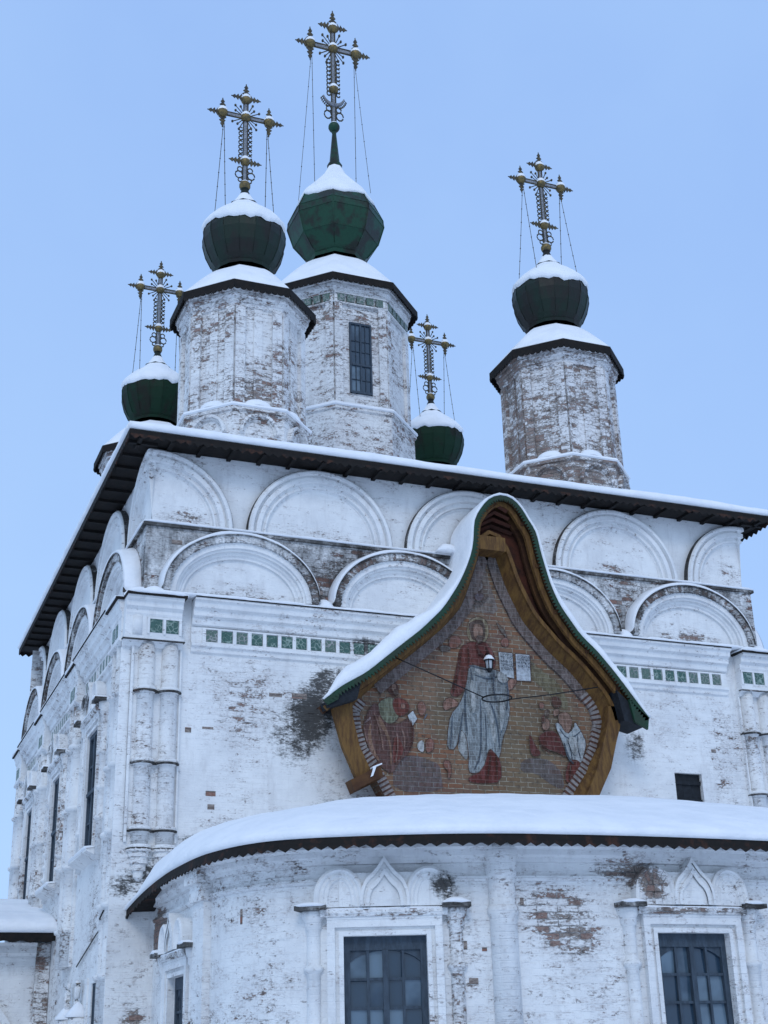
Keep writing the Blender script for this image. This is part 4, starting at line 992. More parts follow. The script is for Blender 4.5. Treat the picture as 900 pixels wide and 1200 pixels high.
MURAL = [('halo', [(5.615,8.676),(5.672,8.861),(5.859,8.963),(6.023,8.893),(6.06,8.716),(6.025,8.548),(5.917,8.45),(5.743,8.435),(5.638,8.515)]),
('head_hair', [(5.652,8.784),(5.784,8.871),(5.911,8.883),(5.971,8.813),(5.978,8.619),(5.947,8.521),(5.719,8.501),(5.7,8.624)]),
('face', [(5.76,8.794),(5.851,8.823),(5.936,8.771),(5.943,8.661),(5.905,8.553),(5.833,8.511),(5.765,8.541),(5.739,8.643)]),
('tunic', [(5.57,8.42),(5.747,8.494),(5.828,8.427),(5.953,8.512),(6.072,8.389),(6.15,8.217),(6.139,8.039),(6.016,7.994),(5.925,8.037),(5.629,8.072),(5.595,7.735),(5.427,7.458),(5.229,7.478),(5.317,7.714),(5.393,8.009),(5.472,8.338)]),
('robe', [(5.629,8.072),(5.924,8.022),(6.064,7.998),(6.174,7.998),(6.359,7.909),(6.398,7.795),(6.367,7.559),(6.372,7.27),(6.298,7.007),(6.189,6.774),(6.141,6.518),(6.046,6.373),(5.956,6.507),(5.917,6.617),(5.816,6.222),(5.6,6.156),(5.512,6.207),(5.543,6.485),(5.514,6.79),(5.399,6.923),(5.32,6.556),(5.139,6.546),(5.167,6.825),(5.228,7.138),(5.421,7.349),(5.561,7.675)]),
('fold', [(5.629,8.057),(5.923,8.01),(6.063,7.986),(6.077,7.958),(5.921,7.975),(5.629,8.016)]),
('fold', [(5.527,7.614),(5.558,7.617),(5.524,7.271),(5.546,6.82),(5.515,6.818),(5.484,7.268)]),
('fold', [(5.797,7.461),(5.822,7.463),(5.82,7.063),(5.774,6.442),(5.634,6.213),(5.61,6.223),(5.746,6.468),(5.792,7.061)]),
('fold', [(5.981,7.416),(6.012,7.418),(6.131,7.082),(6.141,6.602),(6.11,6.6),(6.095,7.052)]),
('fold', [(6.236,7.492),(6.268,7.494),(6.261,7.148),(6.162,6.828),(6.143,6.827),(6.226,7.146)]),
('fold', [(5.728,7.89),(6.006,7.824),(6.233,7.929),(6.238,7.906),(6.01,7.789),(5.727,7.861)]),
('fold', [(5.877,7.237),(5.896,7.238),(5.901,6.869),(5.866,6.447),(5.848,6.446),(5.88,6.868)]),
('lightfold', [(5.859,7.465),(5.965,7.415),(6.06,7.078),(6.065,6.682),(6.001,6.734),(5.974,7.044)]),
('lightfold', [(5.399,6.923),(5.508,6.79),(5.527,6.484),(5.491,6.371),(5.406,6.477),(5.335,6.557)]),
('lightfold', [(5.704,8.005),(5.921,7.975),(6.045,7.955),(6.008,7.853),(5.791,7.895)]),
('feet', [(5.506,6.097),(5.786,6.221),(5.932,6.618),(6.019,6.539),(6.134,6.405),(6.126,6.044),(5.803,6.002),(5.517,6.015)]),
('hand', [(5.134,7.4),(5.243,7.451),(5.392,7.376),(5.388,7.304),(5.233,7.251),(5.14,7.202),(5.089,7.284)]),
('hand', [(6.355,7.85),(6.546,7.865),(6.524,7.775),(6.387,7.633),(6.343,7.674)]),
('pagel', [(6.205,8.331),(6.483,8.328),(6.489,7.86),(6.216,7.904)]),
('pager', [(6.537,8.323),(6.821,8.326),(6.814,7.84),(6.528,7.834)]),
('cherub', [(5.28,8.528),(5.421,8.564),(5.511,8.489),(5.474,8.367),(5.346,8.304),(5.255,8.349)]),
('wing', [(5.045,8.478),(5.203,8.545),(5.28,8.528),(5.199,8.456),(5.072,8.392)]),
('wing', [(5.07,8.333),(5.226,8.376),(5.315,8.301),(5.189,8.241),(5.097,8.248)]),
('wing', [(6.198,8.879),(6.289,8.797),(6.35,8.742),(6.405,8.596),(6.358,8.622),(6.253,8.733)]),
('cherub', [(6.275,8.57),(6.406,8.612),(6.435,8.479),(6.344,8.412),(6.268,8.465)]),
('hair', [(4.086,7.618),(4.186,7.665),(4.271,7.603),(4.301,7.507),(4.264,7.4),(4.178,7.394),(4.128,7.455),(4.089,7.511)]),
('face', [(4.174,7.595),(4.242,7.61),(4.261,7.543),(4.238,7.463),(4.184,7.469),(4.165,7.526)]),
('shirt', [(3.929,7.276),(4.095,7.375),(4.218,7.354),(4.298,7.301),(4.312,7.108),(4.225,6.948),(4.082,6.901),(3.962,6.97),(3.906,7.139)]),
('redbook', [(4.197,7.353),(4.301,7.379),(4.423,7.329),(4.482,7.255),(4.478,7.138),(4.331,7.051),(4.23,7.083),(4.173,7.234)]),
('cloak', [(3.786,7.208),(3.919,7.256),(3.943,7.026),(4.082,6.901),(4.265,6.912),(4.475,7.061),(4.551,6.892),(4.543,6.661),(4.432,6.426),(4.286,6.324),(4.138,6.072),(3.96,6.175),(3.825,6.355),(3.711,6.574),(3.617,6.834)]),
('cloak2', [(3.658,6.912),(3.782,7.035),(3.801,6.979),(3.658,6.874)]),
('trim', [(3.913,7.024),(3.947,7.026),(4.059,6.823),(4.126,6.636),(4.136,6.297),(4.113,6.183),(4.104,6.559),(4.037,6.745),(3.923,6.891)]),
('trim', [(3.758,6.899),(3.789,6.901),(3.774,6.691),(3.837,6.431),(3.924,6.304),(3.903,6.266),(3.787,6.428),(3.713,6.65)]),
('redlow', [(4.177,6.715),(4.298,6.685),(4.372,6.461),(4.266,6.323),(4.142,6.222),(4.155,6.524)]),
('hand', [(4.317,7.264),(4.4,7.279),(4.408,7.192),(4.335,7.177)]),
('pagel', [(4.435,7.077),(4.541,7.172),(4.618,7.031),(4.52,6.89)]),
('cherub', [(4.619,7.304),(4.735,7.351),(4.796,7.218),(4.724,7.077),(4.642,7.11)]),
('fold', [(4.722,7.038),(4.793,7.14),(4.809,7.131),(4.753,7.03)]),
('lightfold', [(4.603,6.626),(4.708,6.689),(4.724,6.556),(4.699,6.46),(4.599,6.511)]),
('cherub', [(4.75,6.692),(4.875,6.719),(4.911,6.605),(4.865,6.488),(4.74,6.462)]),
('mound', [(4.161,6.186),(4.288,6.361),(4.534,6.431),(4.818,6.352),(5.001,6.285),(5.014,6.115),(5.062,5.835),(4.149,5.794)]),
('cherub', [(5.055,6.345),(5.171,6.371),(5.206,6.239),(5.177,6.066),(5.114,6.063),(5.141,6.178),(5.061,6.25)]),
('hair', [(7.173,7.568),(7.298,7.618),(7.393,7.501),(7.34,7.403),(7.205,7.407)]),
('cherub', [(6.927,7.469),(7.032,7.477),(7.023,7.368),(6.932,7.348)]),
('skin', [(7.287,7.304),(7.47,7.343),(7.567,7.241),(7.541,7.05),(7.434,6.923),(7.299,7.089)]),
('skin', [(7.201,7.353),(7.309,7.387),(7.331,7.293),(7.205,7.218)]),
('whiterobe', [(7.196,7.11),(7.303,7.143),(7.434,6.923),(7.58,7.053),(7.608,7.19),(7.715,7.034),(7.82,6.798),(7.753,6.634),(7.691,6.445),(7.538,6.41),(7.398,6.509),(7.346,6.771)]),
('fold', [(7.309,7.036),(7.429,6.869),(7.584,6.918),(7.713,7.02),(7.724,7.002),(7.587,6.886),(7.427,6.84),(7.292,7.008)]),
('fold', [(7.426,6.829),(7.444,6.83),(7.502,6.673),(7.513,6.462),(7.489,6.461),(7.477,6.659)]),
('fold', [(7.646,6.949),(7.665,6.95),(7.633,6.734),(7.683,6.524),(7.661,6.517),(7.602,6.719)]),
('redlow', [(7.426,6.484),(7.606,6.498),(7.673,6.417),(7.464,6.079),(7.306,6.123)]),
('skin', [(6.965,7.202),(7.113,7.185),(7.108,7.024),(7.021,6.965),(6.951,7.014)]),
('maroon', [(6.849,6.848),(7.037,6.979),(7.23,6.978),(7.357,6.718),(7.399,6.522),(7.228,6.605),(7.112,6.625),(6.94,6.695)]),
('maroon', [(6.691,6.892),(6.725,6.867),(6.795,6.713),(6.928,6.536),(6.691,6.492)]),
('mound', [(6.513,6.435),(6.808,6.503),(7.099,6.466),(7.316,6.241),(7.321,5.955),(7.064,6.047),(6.788,6.241),(6.498,6.227)]),
('greenish', [(6.552,8.234),(6.822,8.256),(7.019,8.078),(7.335,7.881),(7.496,7.645),(7.533,7.375),(7.356,7.417),(7.137,7.674),(6.797,7.923),(6.529,7.903)]),
('topicon', [(5.511,9.121),(5.665,9.531),(5.83,9.834),(6.022,9.941),(6.091,9.689),(6.19,9.357),(6.273,9.025),(5.843,9.026),(5.432,9.001)]),
('iconhalo', [(5.736,9.481),(5.773,9.613),(5.866,9.68),(5.953,9.632),(5.975,9.506),(5.925,9.415),(5.791,9.396)]),
('iconface', [(5.798,9.53),(5.832,9.605),(5.892,9.611),(5.918,9.543),(5.875,9.467),(5.824,9.468)]),
('iconline', [(5.652,9.289),(5.792,9.162),(5.866,9.155),(6.07,9.345),(6.074,9.317),(5.873,9.128),(5.785,9.13),(5.644,9.26)]),
('tfold', [(5.469,8.279),(5.5,8.281),(5.406,7.836),(5.296,7.483),(5.269,7.487),(5.374,7.863)]),
('tfold', [(5.599,8.378),(5.635,8.352),(5.633,8.087),(5.603,7.997),(5.608,8.202)]),
('tfold', [(5.762,8.481),(5.799,8.469),(5.827,8.309),(5.942,8.224),(5.921,8.192),(5.781,8.261)]),
('tfold', [(5.947,8.408),(5.977,8.395),(6.094,8.124),(6.066,8.039),(6.033,8.119)]),
('tfold', [(5.925,6.506),(5.95,6.507),(5.871,6.115),(5.84,6.113)]),
('tfold', [(6.024,6.511),(6.048,6.507),(6.051,6.068),(6.026,6.053)]),
('fold', [(5.625,7.999),(5.655,7.972),(5.698,7.627),(5.654,7.394),(5.629,7.392),(5.667,7.625)]),
('fold', [(6.078,7.976),(6.11,7.978),(6.064,7.653),(6.119,7.426),(6.09,7.409),(6.033,7.651)]),
('fold', [(6.297,7.934),(6.328,7.921),(6.357,7.558),(6.29,7.265),(6.265,7.263),(6.322,7.556)]),
('fold', [(5.444,7.209),(5.468,7.196),(5.405,6.924),(5.36,6.641),(5.336,6.64),(5.378,6.922)]),
('fold', [(5.243,7.139),(5.267,7.135),(5.227,6.745),(5.2,6.563),(5.182,6.562),(5.206,6.827)]),
('lightfold', [(6.173,7.983),(6.327,7.907),(6.351,7.791),(6.222,7.752),(6.132,7.833)]),
('lightfold', [(5.614,7.794),(5.704,7.743),(5.735,7.457),(5.672,7.167),(5.614,7.22)]),
('lightfold', [(6.177,7.546),(6.264,7.436),(6.225,7.088),(6.148,6.856),(6.135,7.14)]),
('beard', [(5.786,8.584),(5.913,8.595),(5.905,8.499),(5.835,8.446),(5.772,8.497)]),
('beard', [(4.191,7.499),(4.274,7.505),(4.281,7.409),(4.215,7.389)]),
('cfold', [(3.819,7.076),(3.847,7.077),(3.962,6.817),(3.992,6.44),(3.968,6.444),(3.929,6.796)]),
('cfold', [(4.303,6.838),(4.328,6.849),(4.388,6.69),(4.361,6.498),(4.337,6.496),(4.356,6.688)]),
('cfold', [(4.219,6.756),(4.24,6.757),(4.258,6.568),(4.208,6.263),(4.188,6.266),(4.234,6.567)]),
('cfold', [(3.637,6.825),(3.661,6.827),(3.711,6.574),(3.834,6.318),(3.814,6.308),(3.69,6.554)]),
('tfold', [(4.473,7.002),(4.494,7.004),(4.539,6.775),(4.454,6.465),(4.434,6.472),(4.51,6.774)]),
('fold', [(7.346,6.771),(7.371,6.786),(7.43,6.537),(7.525,6.431),(7.502,6.408),(7.404,6.504)]),
('lightfold', [(7.43,6.883),(7.583,6.913),(7.651,6.735),(7.58,6.545),(7.497,6.62)]),
('tfold', [(7.453,6.459),(7.483,6.46),(7.417,6.116),(7.386,6.101)]),
('tfold', [(6.849,6.848),(6.879,6.85),(6.938,6.668),(7.08,6.597),(7.066,6.575),(6.913,6.64)]),
('beard', [(7.021,7.341),(7.117,7.347),(7.102,7.238),(7.012,7.232)]),
('hair', [(6.953,7.228),(7.014,7.254),(7.01,7.125),(6.948,7.094)]),
('sil', [(5.803,9.361),(5.953,9.376),(5.984,9.308),(5.883,9.207),(5.762,9.258)])]
# ------------------------------------------------------------------ wooden hood over the painted niche
OL = [(6.15, 11.09), (5.91, 10.98), (5.75, 10.77), (5.61, 10.57), (5.59, 10.36), (5.55, 10.0), (5.44, 9.69), (5.26, 9.31), (4.94, 8.83), (4.54, 8.43), (4.01, 8.0), (3.52, 7.59), (3.07, 7.33), (2.77, 7.09)]
OR = [(6.15, 11.09), (6.39, 11.05), (6.58, 10.86), (6.7, 10.62), (6.81, 10.5), (6.89, 10.04), (7.03, 9.48), (7.18, 9.11), (7.56, 8.58), (7.86, 8.32), (8.18, 7.96), (8.48, 7.58), (8.8, 7.18)]
YM = -.33
IL = [(6.04, 10.36), (5.98, 10.22), (5.77, 9.61), (5.53, 9.05), (5.19, 8.67), (4.77, 8.30), (4.36, 7.96), (3.89, 7.57), (3.58, 7.30), (3.42, 7.06)]
IR = [(6.04, 10.36), (6.20, 10.15), (6.39, 9.52), (6.69, 8.9), (7.16, 8.39), (7.56, 8.06), (7.87, 7.71), (8.07, 7.45), (8.14, 7.14)]
YF = -.88
def resample(pts, n):
    P = [Vector((x, 0, z)) for x, z in pts]; S = [0]
    for a, b_ in zip(P[:-1], P[1:]): S.append(S[-1] + (b_ - a).length)
    out = []
    for k in range(n + 1):
        q = S[-1] * k / n; i = 0
        while i < len(S) - 2 and S[i + 1] < q: i += 1
        out.append(P[i].lerp(P[i + 1], (q - S[i]) / (S[i + 1] - S[i])))
    return out
def smooth(ps, it=1):
    for _ in range(it): ps = [ps[0]] + [(ps[i - 1] + ps[i] * 2 + ps[i + 1]) / 4 for i in range(1, len(ps) - 1)] + [ps[-1]]
    return ps
NH = 40
O = smooth(list(reversed(resample(OL, NH)))[:-1] + resample(OR, NH), 1)
I = smooth(list(reversed(resample(IL, NH)))[:-1] + resample(IR, NH), 2)
def norms(ps):
    out = []
    for i in range(len(ps)):
        t = (ps[min(i + 1, len(ps) - 1)] - ps[max(i - 1, 0)]).normalized(); out.append(Vector((-t.z, 0, t.x)))
    return out
ON, IN = norms(O), norms(I)
def off(ps, ns, d, y): return [Vector((p.x + n.x * d, y, p.z + n.z * d)) for p, n in zip(ps, ns)]
def sm_(x, a, b_): x = max(0, min(1, (x - a) / (b_ - a))); return x * x * (3 - 2 * x)
BO = []                    # back edge of the hood roof: pulled in towards the wall at both tips
for i, p in enumerate(O):
    lt = (NH - i) / NH if i < NH else 0; rt = (i - NH) / NH if i > NH else 0
    k_ = sm_(lt, .45, 1) - sm_(rt, .45, 1)
    BO.append(Vector((p.x + .36 * k_, 0, p.z + .24 * abs(k_))))
hood = empty('wooden_hood', 'tall pointed wooden hood with ochre boards, green edge and snow above the mural', 'canopy')
hood.location = (0, 0, 0)
def ring4(mb, A, B, Cc, Dd, mi=0, cap=True):
    """closed strip through four matched polylines"""
    b_ = mb.grid([list(r) for r in zip(A, B, Cc, Dd)], mi, close_u=True)
    if cap: mb.face([b_ + k for k in range(4)], mi); mb.face([b_ + (len(A) - 1) * 4 + k for k in range(4)], mi)
mb = MB(); ring4(mb, off(O, ON, 0, YF), off(BO, ON, 0, -.0), off(BO, ON, -.045, .0), off(O, ON, -.045, YF))
rf = part(mb, 'roof', 'ochre_dark', hood)
mb = MB()
path = off(O, ON, -.02, YF - .02)
A, B = off(O, ON, .012, YF - .03), off(O, ON, -.055, YF - .03)
ring4(mb, A, B, off(O, ON, -.055, YF - .005), off(O, ON, .012, YF - .005))
for i in range(0, len(O) - 1):                     # saw-tooth lower edge of the green edging
    for h in (0, .5):
        a, b_ = B[i].lerp(B[i + 1], h), B[i].lerp(B[i + 1], h + .5)
        n = ON[i]; tip = (a + b_) / 2 - Vector((n.x, 0, n.z)) * .06
        mb.poly([a, b_, tip]); mb.poly([a + Vector((0, .02, 0)), b_ + Vector((0, .02, 0)), tip + Vector((0, .02, 0))])
part(mb, 'edging', 'canopy_green', hood)
mb = MB(); ring4(mb, off(O, ON, -.075, YF + .08), off(O, ON, -.17, YF + .08), off(O, ON, -.17, YF + .15), off(O, ON, -.075, YF + .15)); part(mb, 'rib', 'ochre', hood)
mb = MB(); ring4(mb, off(O, ON, -.05, -.58), off(O, ON, -.18, -.58), off(O, ON, -.18, -.52), off(O, ON, -.05, -.52)); part(mb, 'rib', 'ochre_dark', hood)
# red-brown boarding under the roof and ochre reveal round the picture
mb = MB()
for i in range(0, len(O) - 1, 2):
    j = min(i + 2, len(O) - 1); e = .012 * ((i // 2) % 2)
    a, b_ = off(O, ON, -.05 - e, YF + .17), off(BO, ON, -.05 - e, -.05)
    mb.poly([a[i].lerp(a[j], .03), a[i].lerp(a[j], .97), b_[i].lerp(b_[j], .97), b_[i].lerp(b_[j], .03)])
part(mb, 'soffit_boards', 'red_board', hood)
mb = MB(); J = off(I, IN, .13, -.62)
ring4(mb, off(I, IN, .0, YM), J, off(I, IN, .20, -.62), off(I, IN, .10, YM)); 
part(mb, 'reveal', 'ochre', hood)
mb = MB(); ring4(mb, off(I, IN, .12, -.66), off(I, IN, .19, -.66), off(I, IN, .19, -.60), off(I, IN, .12, -.60)); part(mb, 'rib', 'ochre', hood)
mb = MB(); ring4(mb, off(I, IN, .15, -.44), off(O, ON, -.045, -.44), off(O, ON, -.045, -.41), off(I, IN, .15, -.41)); part(mb, 'back_boards', 'red_board', hood)
# ridge beams in the peak
mb = MB()
mb.box((5.98, -.5, 10.20), (.30, .24, .13))
part(mb, 'beam', 'ochre', hood)
mb = MB(); plate_pts = [(5.72, 10.30), (6.10, 10.52), (6.52, 10.44), (6.60, 10.62), (6.42, 10.86), (6.15, 11.0), (5.92, 10.90), (5.76, 10.70)]
for i in range(5):
    y0 = -.40 - .09 * i; z_ = 10.42 + .10 * i; mb.tube([(5.70 + .05 * i, y0, z_ - .06), (6.12, y0, z_ + .12), (6.62 - .07 * i, y0, z_ + .02)], .045, 4, sm=False)
part(mb, 'peak_boards', 'red_board', hood)
# purlin ends
for i in range(4, len(O) - 4, 7):
    p = O[i] - ON[i] * .085; mb = MB(); mb.box((p.x, -.44, p.z), (.035, .38, .035)); part(mb, 'purlin', 'ochre_dark', hood)
# closed ends under the tips
def plate(mb, pts, y0, y1, mi=0):
    b0 = len(mb.v); n = len(pts); mb.v += [(x, y0, z) for x, z in pts] + [(x, y1, z) for x, z in pts]
    mb.face([b0 + k for k in range(n)], mi); mb.face([b0 + n + k for k in range(n)], mi)
    for k in range(n): mb.face((b0 + k, b0 + (k + 1) % n, b0 + n + (k + 1) % n, b0 + n + k), mi)
mb = MB(); plate(mb, [(2.82, 7.08), (2.86, 6.98), (3.36, 7.16), (3.44, 7.48)], YF + .02, YF + .30)
plate(mb, [(3.05, 7.22), (3.05, 7.10), (3.36, 7.16), (3.44, 7.48)], YF + .28, -.01); part(mb, 'end_board', 'black_wood', hood)
mb = MB(); plate(mb, [(8.75, 7.17), (8.70, 7.03), (8.32, 7.12), (8.22, 7.66)], YF + .02, -.30)
part(mb, 'end_board', 'black_wood', hood)
mb = MB(); plate(mb, [(2.80, 7.10), (2.84, 7.02), (3.02, 7.12), (3.06, 7.26)], YF - .02, YF + .02); part(mb, 'end_trim', 'canopy_green', hood)
mb = MB(); plate(mb, [(8.79, 7.18), (8.75, 6.98), (8.50, 7.10), (8.42, 7.50)], YF - .03, YF + .02)
part(mb, 'end_trim', 'canopy_green', hood)
mb = MB()
LB_o, LB_i = [(2.97, 7.22), (3.03, 6.96), (3.18, 6.42), (3.40, 5.92)], [(3.35, 7.28), (3.36, 6.92), (3.47, 6.43), (3.67, 6.02)]
plate(mb, LB_o + LB_i[::-1], -.65, -.55)
ring4(mb, [Vector((x, -.56, z)) for x, z in LB_o], [Vector((x + .27, -.01, z)) for x, z in LB_o], [Vector((x + .20, -.01, z)) for x, z in LB_i], [Vector((x, -.56, z)) for x, z in LB_i]); part(mb, 'side_board', 'ochre', hood)
RO, RI = [(8.42, 7.42), (8.37, 7.20), (8.34, 7.05), (8.24, 6.78), (8.09, 6.32), (7.83, 5.87), (7.65, 5.60)], [(8.14, 7.42), (8.11, 7.20), (8.08, 7.05), (7.98, 6.76), (7.82, 6.31), (7.58, 5.86), (7.42, 5.60)]
RW = [(8.16, 7.36), (8.15, 7.2), (8.11, 7.02), (7.98, 6.68), (7.74, 6.29), (7.42, 5.88), (7.26, 5.64)]
mb = MB(); plate(mb, RO + RI[::-1], -.66, -.56); part(mb, 'side_board', 'ochre', hood)
mb = MB()
f0, f1 = [(x + .012, -.565, z) for x, z in RI], [(x, YM - .01, z) for x, z in RW]
g0, g1 = [(x - .012, -.565, z) for x, z in RO], [(x - .012, -.01, z) for x, z in RO]
ring4(mb, [Vector(p) for p in f0], [Vector(p) for p in f1], [Vector(p) for p in g1], [Vector(p) for p in g0]); part(mb, 'side_board', 'ochre', hood)
# beam end at the foot with a rag of pale tape
mb = MB()
if True:
    plate(mb, [(3.33, 5.71), (3.82, 5.96), (3.78, 6.13), (3.26, 5.87)], -.75, -.50)
plate(mb, [(3.52, 5.78), (3.86, 5.95), (3.84, 6.10), (3.50, 5.94)], -.51, 0)
bm_ = part(mb, 'beam', 'ochre_dark', hood)
mb = MB(); plate(mb, [(3.60, 5.93), (3.64, 5.95), (3.70, 6.10), (3.65, 6.08)], -.765, -.73); plate(mb, [(3.64, 6.075), (3.80, 6.145), (3.80, 6.165), (3.64, 6.10)], -.765, -.5); part(mb, 'tape', 'snow', bm_)
# snow on the hood
s = MB(); rows = []
n = len(O); mid = NH
for i in range(n):
    p, nn = O[i], ON[i]; t = i / (n - 1); lt = (mid - i) / mid if i < mid else 0; rt = (i - mid) / mid if i > mid else 0
    th = .06
    if i < mid: th = (.05 + .21 * sm_(lt, .30, .70)) * (1 - .85 * sm_(lt, .84, 1.0))
    if i > mid: th = (.055 + .075 * sm_(rt, .2, .6)) * (1 - .6 * sm_(rt, .85, 1.0))
    th = max(.02, th * (1 + .34 * nz(i * .17, 3, 9) + .12 * nz(i * .6, 5, 2))); nn = Vector((nn.x, 0, nn.z))
    up = (nn * .55 + Vector((0, 0, 1)) * .45) if abs(nn.z) > .3 else nn
    up.normalize()
    if rt > 0 or lt > .35: up = nn
    ov = .035 + .02 * nz(i * .4, 1, 2)
    q = BO[i]
    def at_(y, k_): 
        w_ = (y - YF) / (0 - YF); w_ = max(0, w_); c = p.lerp(q, w_)
        return Vector((c.x, y, c.z)) + up * th * k_
    row = [at_(YF - .01, 0), at_(YF - .03 - ov * .4, .12), at_(YF - .03 - ov, .5), at_(YF - .01 - ov * .3, .88), at_(YF + .12, 1.05), at_(YF * .5, 1.05), at_(-.12, .95), at_(.02, .9)]
    rows.append(row)
g = s.grid(rows, sm=True)
s.face([g + k for k in range(8)]); s.face([g + (n - 1) * 8 + k for k in range(8)])
part(s, 'snow_cover', 'snow', hood)
for u0, u1, h in ((5.2, 5.62, .16), (6.8, 7.05, .08)):
    s = MB(); snow_ledge(s, front, u0, u1, .0, .2, 10.17, h, 3); part(s, 'snow_cover', 'snow')

# ------------------------------------------------------------------ the painting on bricks
def paint(name, col, cov=.86, worn=.5):
    m, nt, b = new_mat(name); N = NT(nt)
    P = N.n('ShaderNodeTexCoord').outputs['Object']
    uvn = N.n('ShaderNodeUVMap'); uvn.uv_map = 'uv'
    wob = N.noise(P, 6.0, 2, .5, fac=False)
    sub = N.n('ShaderNodeVectorMath', operation='MULTIPLY_ADD'); N.l(wob, sub.inputs[0])
    sub.inputs[1].default_value = (.03, .02, 0); N.l(uvn.outputs[0], sub.inputs[2])
    br = N.n('ShaderNodeTexBrick'); N.l(sub.outputs[0], br.inputs['Vector'])
    br.inputs['Color1'].default_value = (0, 0, 0, 1); br.inputs['Color2'].default_value = (1, 1, 1, 1); br.inputs['Scale'].default_value = 1
    br.inputs['Mortar Size'].default_value = .010; br.inputs['Mortar Smooth'].default_value = .7
    br.inputs['Brick Width'].default_value = .27; br.inputs['Row Height'].default_value = .081
    rn = N.n('ShaderNodeSeparateColor'); N.l(br.outputs['Color'], rn.inputs[0]); rn = rn.outputs[0]
    mort = br.outputs['Fac']
    n1 = N.noise(P, 1.6, 5, .65); n2 = N.noise(P, 14, 4, .7); n3 = N.noise(P, .8, 2, .5)
    brick = N.mix(N.mr(n1, .42, .62), (.205, .130, .085), (.155, .088, .066))
    brick = N.mix(N.math('MULTIPLY', N.mr(rn, .55, .9), .55), brick, (.22, .09, .045))
    brick = N.mix(N.math('MULTIPLY', N.mr(n3, .45, .6), .5), brick, (.13, .115, .07))
    brick = N.mix(N.mr(n2, .55, .72), brick, (.07, .055, .045))
    mc = N.mix(N.mr(n2, .38, .62), (.34, .305, .24), (.17, .145, .11))
    base = N.mix(mort, brick, mc)
    if col:
        pc = N.mix(N.mr(n2, .42, .66), col, tuple(x * .62 for x in col))
        fold = N.noise(N.scale(P, (11, 1, 2.3)), 1.5, 3, .55, 1.2)
        if 'page' not in name: pc = N.mix(N.mr(fold, .53, .58, 0, .75), pc, tuple(x * .42 for x in col))
        if 'page' not in name: pc = N.mix(N.mr(fold, .38, .44, .55, 0), pc, tuple(min(.55, x * 1.55 + .03) for x in col))
        pc = N.mix(N.math('MULTIPLY', mort, .42 if 'page' not in name else .0), pc, tuple(min(.5, x * 1.5 + .06) for x in col))
        wearf = N.mr(N.math('ADD', N.math('ADD', N.math('MULTIPLY', n1, .5), N.math('MULTIPLY', n2, .5)), N.math('MULTIPLY', mort, .07)), worn, worn + .16, cov, .12)
        base = N.mix(wearf, base, pc)
    N.l(base, b.inputs['Base Color']); b.inputs['Roughness'].default_value = .9; b.inputs['Specular IOR Level'].default_value = .15
    h = N.math('ADD', N.math('MULTIPLY', mort, -.8), N.math('MULTIPLY', n2, .5))
    bp = N.n('ShaderNodeBump'); bp.inputs['Strength'].default_value = .7; bp.inputs['Distance'].default_value = .015
    N.l(h, bp.inputs['Height']); N.l(bp.outputs[0], b.inputs['Normal'])
paint('mural_brick', None)
PC = dict(head_hair=(.09, .065, .055), hair=(.075, .032, .025), face=(.27, .17, .13), tunic=(.115, .032, .030), robe=(.235, .27, .285), fold=(.06, .09, .12), lightfold=(.34, .37, .37),
          feet=(.10, .016, .018), hand=(.24, .13, .10), pagel=(.50, .55, .58), pager=(.50, .55, .60), cherub=(.20, .085, .07), wing=(.10, .105, .10), shirt=(.155, .175, .12),
          redbook=(.13, .035, .03), cloak=(.10, .052, .050), cloak2=(.20, .15, .16), trim=(.22, .13, .09), redlow=(.12, .03, .027), mound=(.085, .08, .095), skin=(.25, .15, .115),
          whiterobe=(.36, .41, .43), maroon=(.085, .018, .020), greenish=(.15, .14, .085), topicon=(.15, .14, .135), iconhalo=(.22, .20, .20), iconface=(.12, .08, .075), outline=(.075, .045, .04), border=(.15, .125, .12), tfold=(.045, .012, .012), cfold=(.20, .12, .10), beard=(.10, .075, .065), halo=(.24, .20, .13), iconline=(.07, .06, .06), sil=(.10, .085, .10))
for k_, c_ in PC.items(): paint('paint_' + k_, c_, .84 if k_ not in ('greenish', 'topicon', 'mound', 'wing', 'cherub') else .62, .68 if k_ in ('pagel', 'pager') else .60)
mural = empty('mural', 'faded painting of robed saints with an open book on bare brickwork under the hood', 'mural')
full_I = [(p.x, p.z) for p in I]
low_r = [(7.99, 6.68), (7.75, 6.29), (7.43, 5.88), (7.27, 5.60)]; low_l = [(4.08, 5.60), (3.99, 5.76), (3.8, 6.1), (3.56, 6.43), (3.45, 6.78)]
outline = full_I + low_r + low_l
mb = MB(); plate(mb, [(x * 1.0, z) for x, z in outline], YM - .006, -.005); bgd = part(mb, 'brick_ground', 'mural_brick', mural)
order = {}
PN = dict(head_hair='painted_hair', hair='painted_hair', face='painted_face', tunic='painted_tunic', robe='painted_robe', whiterobe='painted_robe', fold='painted_fold', lightfold='painted_fold', feet='painted_feet', hand='painted_hand', pagel='painted_page', pager='painted_page',
          cherub='painted_angel', wing='painted_wing', shirt='painted_shirt', redbook='painted_book', cloak='painted_cloak', cloak2='painted_cloak', trim='painted_hem', redlow='painted_skirt', mound='painted_rock', skin='painted_figure', maroon='painted_cloak', greenish='painted_ground', topicon='painted_panel', iconhalo='painted_halo', iconface='painted_face', tfold='painted_fold', cfold='painted_fold', beard='painted_hair', halo='painted_halo', iconline='painted_border', sil='painted_figure')
first = ('greenish', 'mound', 'topicon', 'halo')
